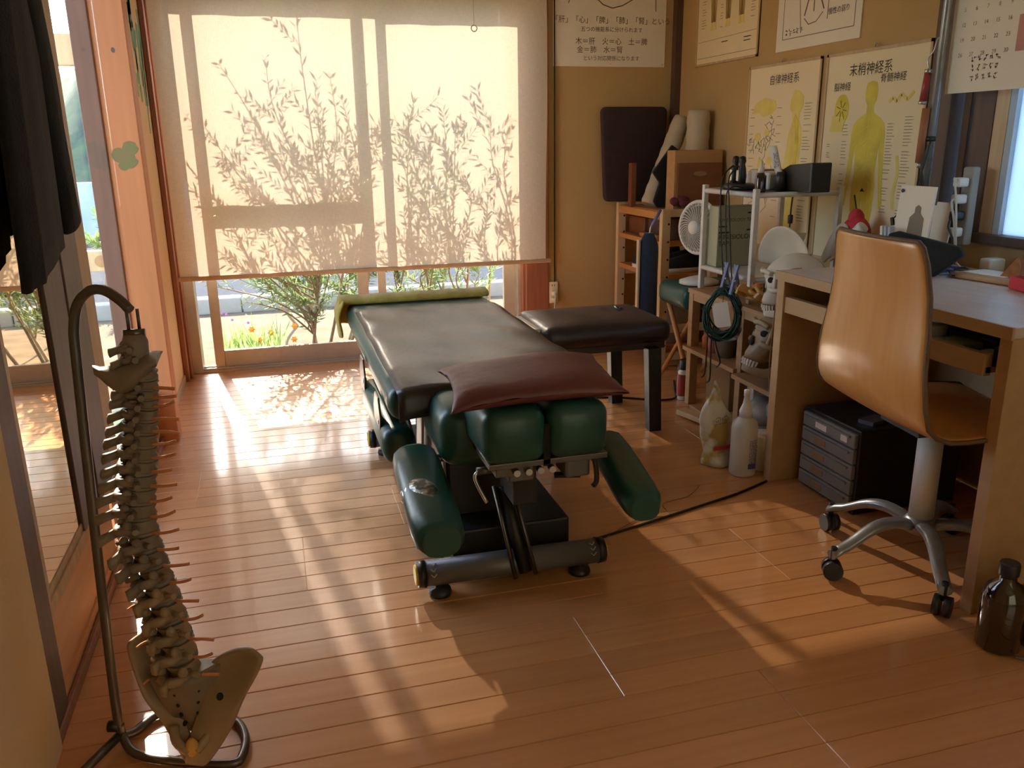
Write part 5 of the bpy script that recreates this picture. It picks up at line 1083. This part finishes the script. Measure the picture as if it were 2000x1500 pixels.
# ================= posters =================
def poster(nm, o, u, w, h, m, lb, frame=None, t=.004):
    """o: top left corner on the wall"""
    e = thing(nm, o, lb, 'poster', 'anatomy posters'); MB().prism([(0, 0), (w, 0), (w, -h), (0, -h)], o, u, (0, 0, 1), t).build('sheet', m, e)
    n = Vector(u).cross(Vector((0, 0, 1))) * t
    if frame:
        fb = 'frame_strip'
        for q in ([(0, 0), (w, 0), (w, -.010), (0, -.010)], [(0, 0), (.010, 0), (.010, -h), (0, -h)], [(w - .010, 0), (w, 0), (w, -h), (w - .010, -h)], [(0, -h + .01), (w, -h + .01), (w, -h), (0, -h)]):
            MB().prism(q, Vector(o), u, (0, 0, 1), t + .004).build(fb, frame, e)
    return e, Vector(o) + n
WU, WV = Vector((0, -1, 0)), Vector((0, 0, 1))
def ell2(cx_, cy_, rx, ry, n=18): return [(cx_ + rx * math.cos(2 * PI * k / n), cy_ + ry * math.sin(2 * PI * k / n)) for k in range(n)]
def lines(e, o, xs, ys, m='inkgrey', seed=1, h=.0022, u=WU):
    random.seed(seed); b = MB()
    for x, w in xs:
        for y in ys:
            if random.random() < .8: b.prism([(x, y), (x + w * random.uniform(.5, 1), y), (x + w * random.uniform(.5, 1), y - h), (x, y - h)], o, u, WV, .0006)
    o_ = b.build('small_print', m, e); o_['kind'] = 'stuff'
def fig(e, o, poly, m, name='figure', mir=None, t=.0008, u=WU):
    P = poly if mir is None else poly + [(2 * mir - x, y) for x, y in poly[::-1]]
    return MB().prism(P, o, u, WV, t).build(name, m, e)
# peripheral nerves: man seen from behind
e, o = poster('nerve_poster', (2.119, 2.985, 1.407), WU, .555, .775, 'cream', 'large nerve poster with a yellow figure seen from behind on the right wall', 'palewood')
text('末梢神経系', .047, 'ink', e, o + WU * .255 + WV * -.085, WU, WV); text('脳神経', .033, 'ink', e, o + WU * .105 + WV * -.135, WU, WV); text('脊髄神経', .033, 'ink', e, o + WU * .38 + WV * -.118, WU, WV)
C = .275
body = [(C, -.112), (C + .025, -.118), (C + .034, -.145), (C + .029, -.178), (C + .018, -.196), (C + .020, -.222), (C + .062, -.242), (C + .084, -.262), (C + .092, -.30), (C + .094, -.37), (C + .101, -.44), (C + .106, -.50), (C + .112, -.535), (C + .106, -.562), (C + .095, -.555), (C + .091, -.52), (C + .080, -.46), (C + .071, -.38), (C + .066, -.33), (C + .058, -.40), (C + .056, -.435), (C + .064, -.48), (C + .062, -.56), (C + .052, -.64), (C + .046, -.72), (C + .040, -.765), (C + .014, -.765), (C + .013, -.70), (C + .008, -.60), (C, -.515)]
fig(e, o, body, 'yellowfig', mir=C)
b = MB(); b.strip([(C, -.13), (C, -.46)], o + Vector((-.0009, 0, 0)), WU, WV, .004)
for k in range(9):
    for s_ in (-1, 1): b.strip([(C, -.24 - k * .026), (C + s_ * .045, -.262 - k * .027)], o + Vector((-.0009, 0, 0)), WU, WV, .0016)
for s_ in (-1, 1): b.strip([(C + s_ * .03, -.46), (C + s_ * .036, -.58), (C + s_ * .028, -.75)], o + Vector((-.0009, 0, 0)), WU, WV, .0025); b.strip([(C + s_ * .07, -.27), (C + s_ * .084, -.38), (C + s_ * .1, -.53)], o + Vector((-.0009, 0, 0)), WU, WV, .0022)
b.build('nerve_lines', 'yellowpale', e)
MB().prism([(C - .012, -.50), (C + .012, -.50), (C, -.488)], o + Vector((-.001, 0, 0)), WU, WV, .0006).build('print_mark', 'ink', e)
fig(e, o, ell2(.112, -.205, .042, .055) , 'yellowfig'); fig(e, o, [(.062, -.225), (.14, -.235), (.125, -.285), (.052, -.285)], 'yellowpale', t=.0014)
b = MB()
for k in range(7): b.strip([(.112 + .008 * math.cos(k * .9), -.205 + .008 * math.sin(k * .9)), (.112 + .032 * math.cos(k * .9), -.21 + .04 * math.sin(k * .9))], o + Vector((-.0012, 0, 0)), WU, WV, .0022)
b.build('nerve_lines', 'ink', e)
b = MB(); b.strip([(.37, -.19), (.39, -.175), (.41, -.19), (.43, -.165), (.46, -.185), (.49, -.16)], o, WU, WV, .012, .0008); b.build('nerve_drawing', 'yellowpale', e)
b = MB(); b.strip([(.44, -.37), (.452, -.43), (.437, -.50), (.445, -.555)], o, WU, WV, .014, .0008); b.build('spine_drawing', 'yellowpale', e)
lines(e, o, ((.375, .04), (.46, .05)), [-.24 - k * .0105 for k in range(32)], seed=2); lines(e, o, ((.13, .035),), [-.26 - k * .012 for k in range(24)], seed=3); lines(e, o, ((.04, .025),), [-.33 - k * .008 for k in range(14)], seed=4)
MB().tube(cr([(2.110, 2.712, 1.408), (2.108, 2.705, 1.422), (2.110, 2.695, 1.408)], 4), .002, 5).build('hanging_loop', 'steel', e)
# autonomic nerves: side view
e, o = poster('nerve_poster', (2.119, 3.547, 1.407), WU, .53, .775, 'cream', 'nerve poster with a yellow side-view torso, left of the larger nerve poster', 'palewood')
text('自律神経系', .044, 'ink', e, o + WU * .275 + WV * -.082, WU, WV)
fig(e, o, [(.36, -.115), (.395, -.12), (.425, -.145), (.425, -.18), (.405, -.205), (.402, -.235), (.425, -.27), (.43, -.32), (.42, -.40), (.425, -.46), (.415, -.52), (.40, -.60), (.39, -.76), (.335, -.76), (.325, -.62), (.315, -.52), (.305, -.44), (.325, -.36), (.335, -.29), (.36, -.24), (.352, -.205), (.335, -.19), (.338, -.15)], 'yellowpale')
fig(e, o + Vector((-.0009, 0, 0)), [(.375, -.21), (.40, -.24), (.41, -.32), (.40, -.45), (.385, -.50), (.375, -.45), (.39, -.36), (.385, -.28), (.365, -.23)], 'yellowfig')
fig(e, o, [(.04, -.20), (.07, -.155), (.14, -.135), (.22, -.15), (.235, -.18), (.20, -.205), (.13, -.215), (.10, -.195)], 'yellowpale', 'brain_drawing')
b = MB(); random.seed(31)
for k in range(46):
    x, y = random.uniform(.03, .25), random.uniform(-.66, -.22); p = [(x, y)]
    for j in range(3): p.append((p[-1][0] + random.uniform(-.03, .03), p[-1][1] + random.uniform(-.035, .02)))
    b.strip(p, o, WU, WV, .0022, .0007)
b.build('nerve_diagram', 'inkgrey', e)['kind'] = 'stuff'
for x, y, rx, ry in ((.10, -.30, .025, .02), (.17, -.28, .02, .016), (.13, -.42, .02, .03), (.20, -.40, .022, .018), (.08, -.50, .02, .025), (.18, -.52, .018, .025)): fig(e, o, ell2(x, y, rx, ry, 12), 'yellowpale', 'organ_drawing')
lines(e, o, ((.435, .06),), [-.17 - k * .012 for k in range(40)], seed=6); lines(e, o, ((.03, .05), (.24, .045)), [-.18 - k * .035 for k in range(14)], seed=7)
MB().tube(cr([(2.110, 3.29, 1.408), (2.108, 3.282, 1.420), (2.110, 3.274, 1.408)], 4), .002, 5).build('hanging_loop', 'steel', e)
# upper two on the right wall
e, o = poster('muscle_poster', (2.119, 4.068, 2.22), WU, .574, .77, 'cream', 'cream muscle poster showing leg figures in the corner, high on the right wall', 'palewood')
for cx_, w in ((.165, .05), (.30, .046), (.42, .05)):
    fig(e, o, [(cx_ - w, -.30), (cx_ + w, -.30), (cx_ + w * .9, -.42), (cx_ + w * .55, -.52), (cx_ + w * .45, -.60), (cx_ + w * .55, -.615), (cx_ + w * .1, -.615), (cx_ + w * .12, -.50), (cx_, -.40), (cx_ - w * .12, -.50), (cx_ - w * .1, -.615), (cx_ - w * .55, -.615), (cx_ - w * .45, -.60), (cx_ - w * .55, -.52), (cx_ - w * .9, -.42)], 'yellowpale', 'leg_figure')
    b = MB()
    for k in range(8): x = cx_ - w * .7 + k * w * .2; b.strip([(x, -.30), (cx_ + (x - cx_) * .8, -.44), (cx_ + (x - cx_) * .55, -.58)], o + Vector((-.0009, 0, 0)), WU, WV, .003)
    b.build('muscle_lines', 'inkbrown', e)['kind'] = 'stuff'
lines(e, o, ((.05, .05), (.23, .03), (.50, .04)), [-.44 - k * .012 for k in range(15)], seed=8); lines(e, o, ((.25, .09), (.45, .07)), [-.675, -.69], 'ink', seed=9, h=.004)
b = MB(); b.strip([(.02, -.66), (.555, -.655)], o, WU, WV, .0015, .0007); b.strip([(.02, -.735), (.555, -.735)], o, WU, WV, .002, .0007); b.build('rule', 'inkgrey', e)
e, o = poster('organ_poster', (2.119, 3.352, 2.22), WU, .543, .77, 'paper', 'white poster with a red vessel drawing, high on the right wall', None)
b = MB(); b.strip([(.045, -.2), (.045, -.725), (.505, -.725), (.505, -.2)], o, WU, WV, .003, .0007); b.build('border', 'inkgrey', e)
fig(e, o, [(.225, -.30), (.275, -.30), (.272, -.55), (.285, -.585), (.268, -.60), (.250, -.575), (.232, -.60), (.215, -.585), (.228, -.55)], 'inkred', 'vessel_drawing')
b = MB(); b.strip([(.215, -.585), (.19, -.65)], o, WU, WV, .006, .0007); b.strip([(.285, -.585), (.315, -.64)], o, WU, WV, .006, .0007); b.strip([(.25, -.58), (.25, -.64)], o, WU, WV, .005, .0007)
b.strip([(.15, -.35), (.14, -.50), (.17, -.70)], o, WU, WV, .003, .0007); b.strip([(.33, -.35), (.345, -.50), (.34, -.68)], o, WU, WV, .003, .0007); b.strip([(.19, -.66), (.22, -.685), (.27, -.68), (.31, -.65)], o, WU, WV, .003, .0007)
b.build('outline_drawing', 'inkbrown', e)
text('慢性の弱り', .026, 'ink', e, o + WU * .41 + WV * -.665, WU, WV); marks(e, o + WU * .06 + WV * -.712, WU, WV, .13, .024, 'ink', 41, 5, 2); lines(e, o, ((.38, .09),), [-.555, -.575], 'inkgrey', seed=10, h=.004)
# five-organ poster on the back wall
BU = Vector((1, 0, 0))
e, o = poster('organ_poster', (1.429, 4.279, 2.22), BU, .613, .753, 'paper', 'white five-organ text poster on the back wall beside the blind', None)
S = lambda px, py_: (px, py_)
text('「肝」「心」「脾」「肺」「腎」という', .036, 'inkbrown', e, o + BU * .315 + WV * -.545, BU, WV); text('五つの機能系に分けられます', .026, 'inkbrown', e, o + BU * .315 + WV * -.585, BU, WV)
text('木＝肝　火＝心　土＝脾', .036, 'inkbrown', e, o + BU * .315 + WV * -.645, BU, WV); text('金＝肺　水＝腎', .036, 'inkbrown', e, o + BU * .125 + WV * -.685, BU, WV, align='LEFT'); text('という対応関係になります', .026, 'inkbrown', e, o + BU * .315 + WV * -.722, BU, WV)
b = MB(); b.strip([(.175, -.375), (.215, -.42), (.265, -.46), (.315, -.475), (.37, -.462), (.43, -.43), (.50, -.375)], o, BU, WV, .0045, .0007); b.strip([(.105, -.37), (.092, -.42), (.08, -.458)], o, BU, WV, .004, .0007); b.strip([(.545, -.37), (.553, -.43), (.555, -.485)], o, BU, WV, .004, .0007); b.build('outline_drawing', 'inkbrown', e)
for cx_, m_ in ((.255, 'inkblue'), (.385, 'inkgrey')): fig(e, o, ell2(cx_, -.36, .048, .048), m_, 'organ_circle', u=BU); fig(e, o + Vector((0, -.0009, 0)), ell2(cx_, -.362, .03, .03), 'paper', 'organ_circle', u=BU)
for x in (.012, .31, .60): MB().ell(tuple(o + BU * x + WV * -.74 + Vector((0, -.001, 0))), (.003, .002, .003), 8, 6).build('pin', 'steel', e)
# calendar before the desk window
e = thing('wall_calendar', (2.03, 2.05, 1.22), 'paper wall calendar page hanging in front of the desk window', 'calendar')
o = Vector((2.03, 2.262, 1.66)); MB().prism([(0, 0), (.50, 0), (.50, -.435), (0, -.435)], o, WU, WV, .0015).build('page', 'paper', e); o = o + Vector((-.0016, 0, 0))
text('10', .075, 'inkbrown', e, o + WU * .305 + WV * -.215, WU, WV)
MB().prism([(.245, -.24), (.36, -.24), (.36, -.335), (.245, -.335)], o, WU, WV, .0006).build('pink_panel', 'pink', e)
for k in range(31):
    c_, r_ = (k + 3) % 7, (k + 3) // 7
    if c_ < 5: text(str(k + 1), .016, 'inkgrey', e, o + WU * (.045 + c_ * .042) + WV * (-.165 - r_ * .042), WU, WV, 'date')
for k_ in range(3): marks(e, o + WU * .09 + WV * (-.350 - .026 * k_), WU, WV, .11, .018, 'inkbrown', 50 + k_, 5, 2)
# outlet on the back wall
ot = thing('wall_outlet', (1.405, 4.278, .31), 'cream wall outlet with two white plugs beside the window casing', 'outlet')
MB().rbx(1.402, 1.455, 4.268, 4.279, .255, .372, .003, 2).build('cover_plate', 'cream', ot)
for z in (.353, .315, .277):
    for x in (1.421, 1.434): MB().bx(x - .0015, x + .0015, 4.2668, 4.2685, z - .005, z + .005).build('slot', 'hole', ot)
o = MB().rbx(1.415, 1.441, 4.235, 4.268, .300, .328, .006, 2).build('plug', 'white', ot); MB().tube(cr([(1.428, 4.236, .314), (1.424, 4.22, .29), (1.418, 4.225, .20), (1.41, 4.22, .10), (1.40, 4.19, .01)], 5), .004, 6).build('plug_cord', 'whitecord', o)
o = MB().rbx(1.415, 1.441, 4.24, 4.268, .266, .288, .006, 2).build('plug', 'white', ot); MB().tube(cr([(1.428, 4.24, .277), (1.430, 4.225, .25), (1.427, 4.225, .15), (1.425, 4.2, .01)], 5), .004, 6).build('plug_cord', 'whitecord', o)
cd = MB().tube([(1.435, 4.274, 2.3), (1.436, 4.274, 1.0), (1.437, 4.274, .36)], .0035, 6).build('wall_cable', 'cord', loc=(1.436, 4.274, .36)); tag(cd, 'thin dark cable running down the back wall to the outlet', 'cable')
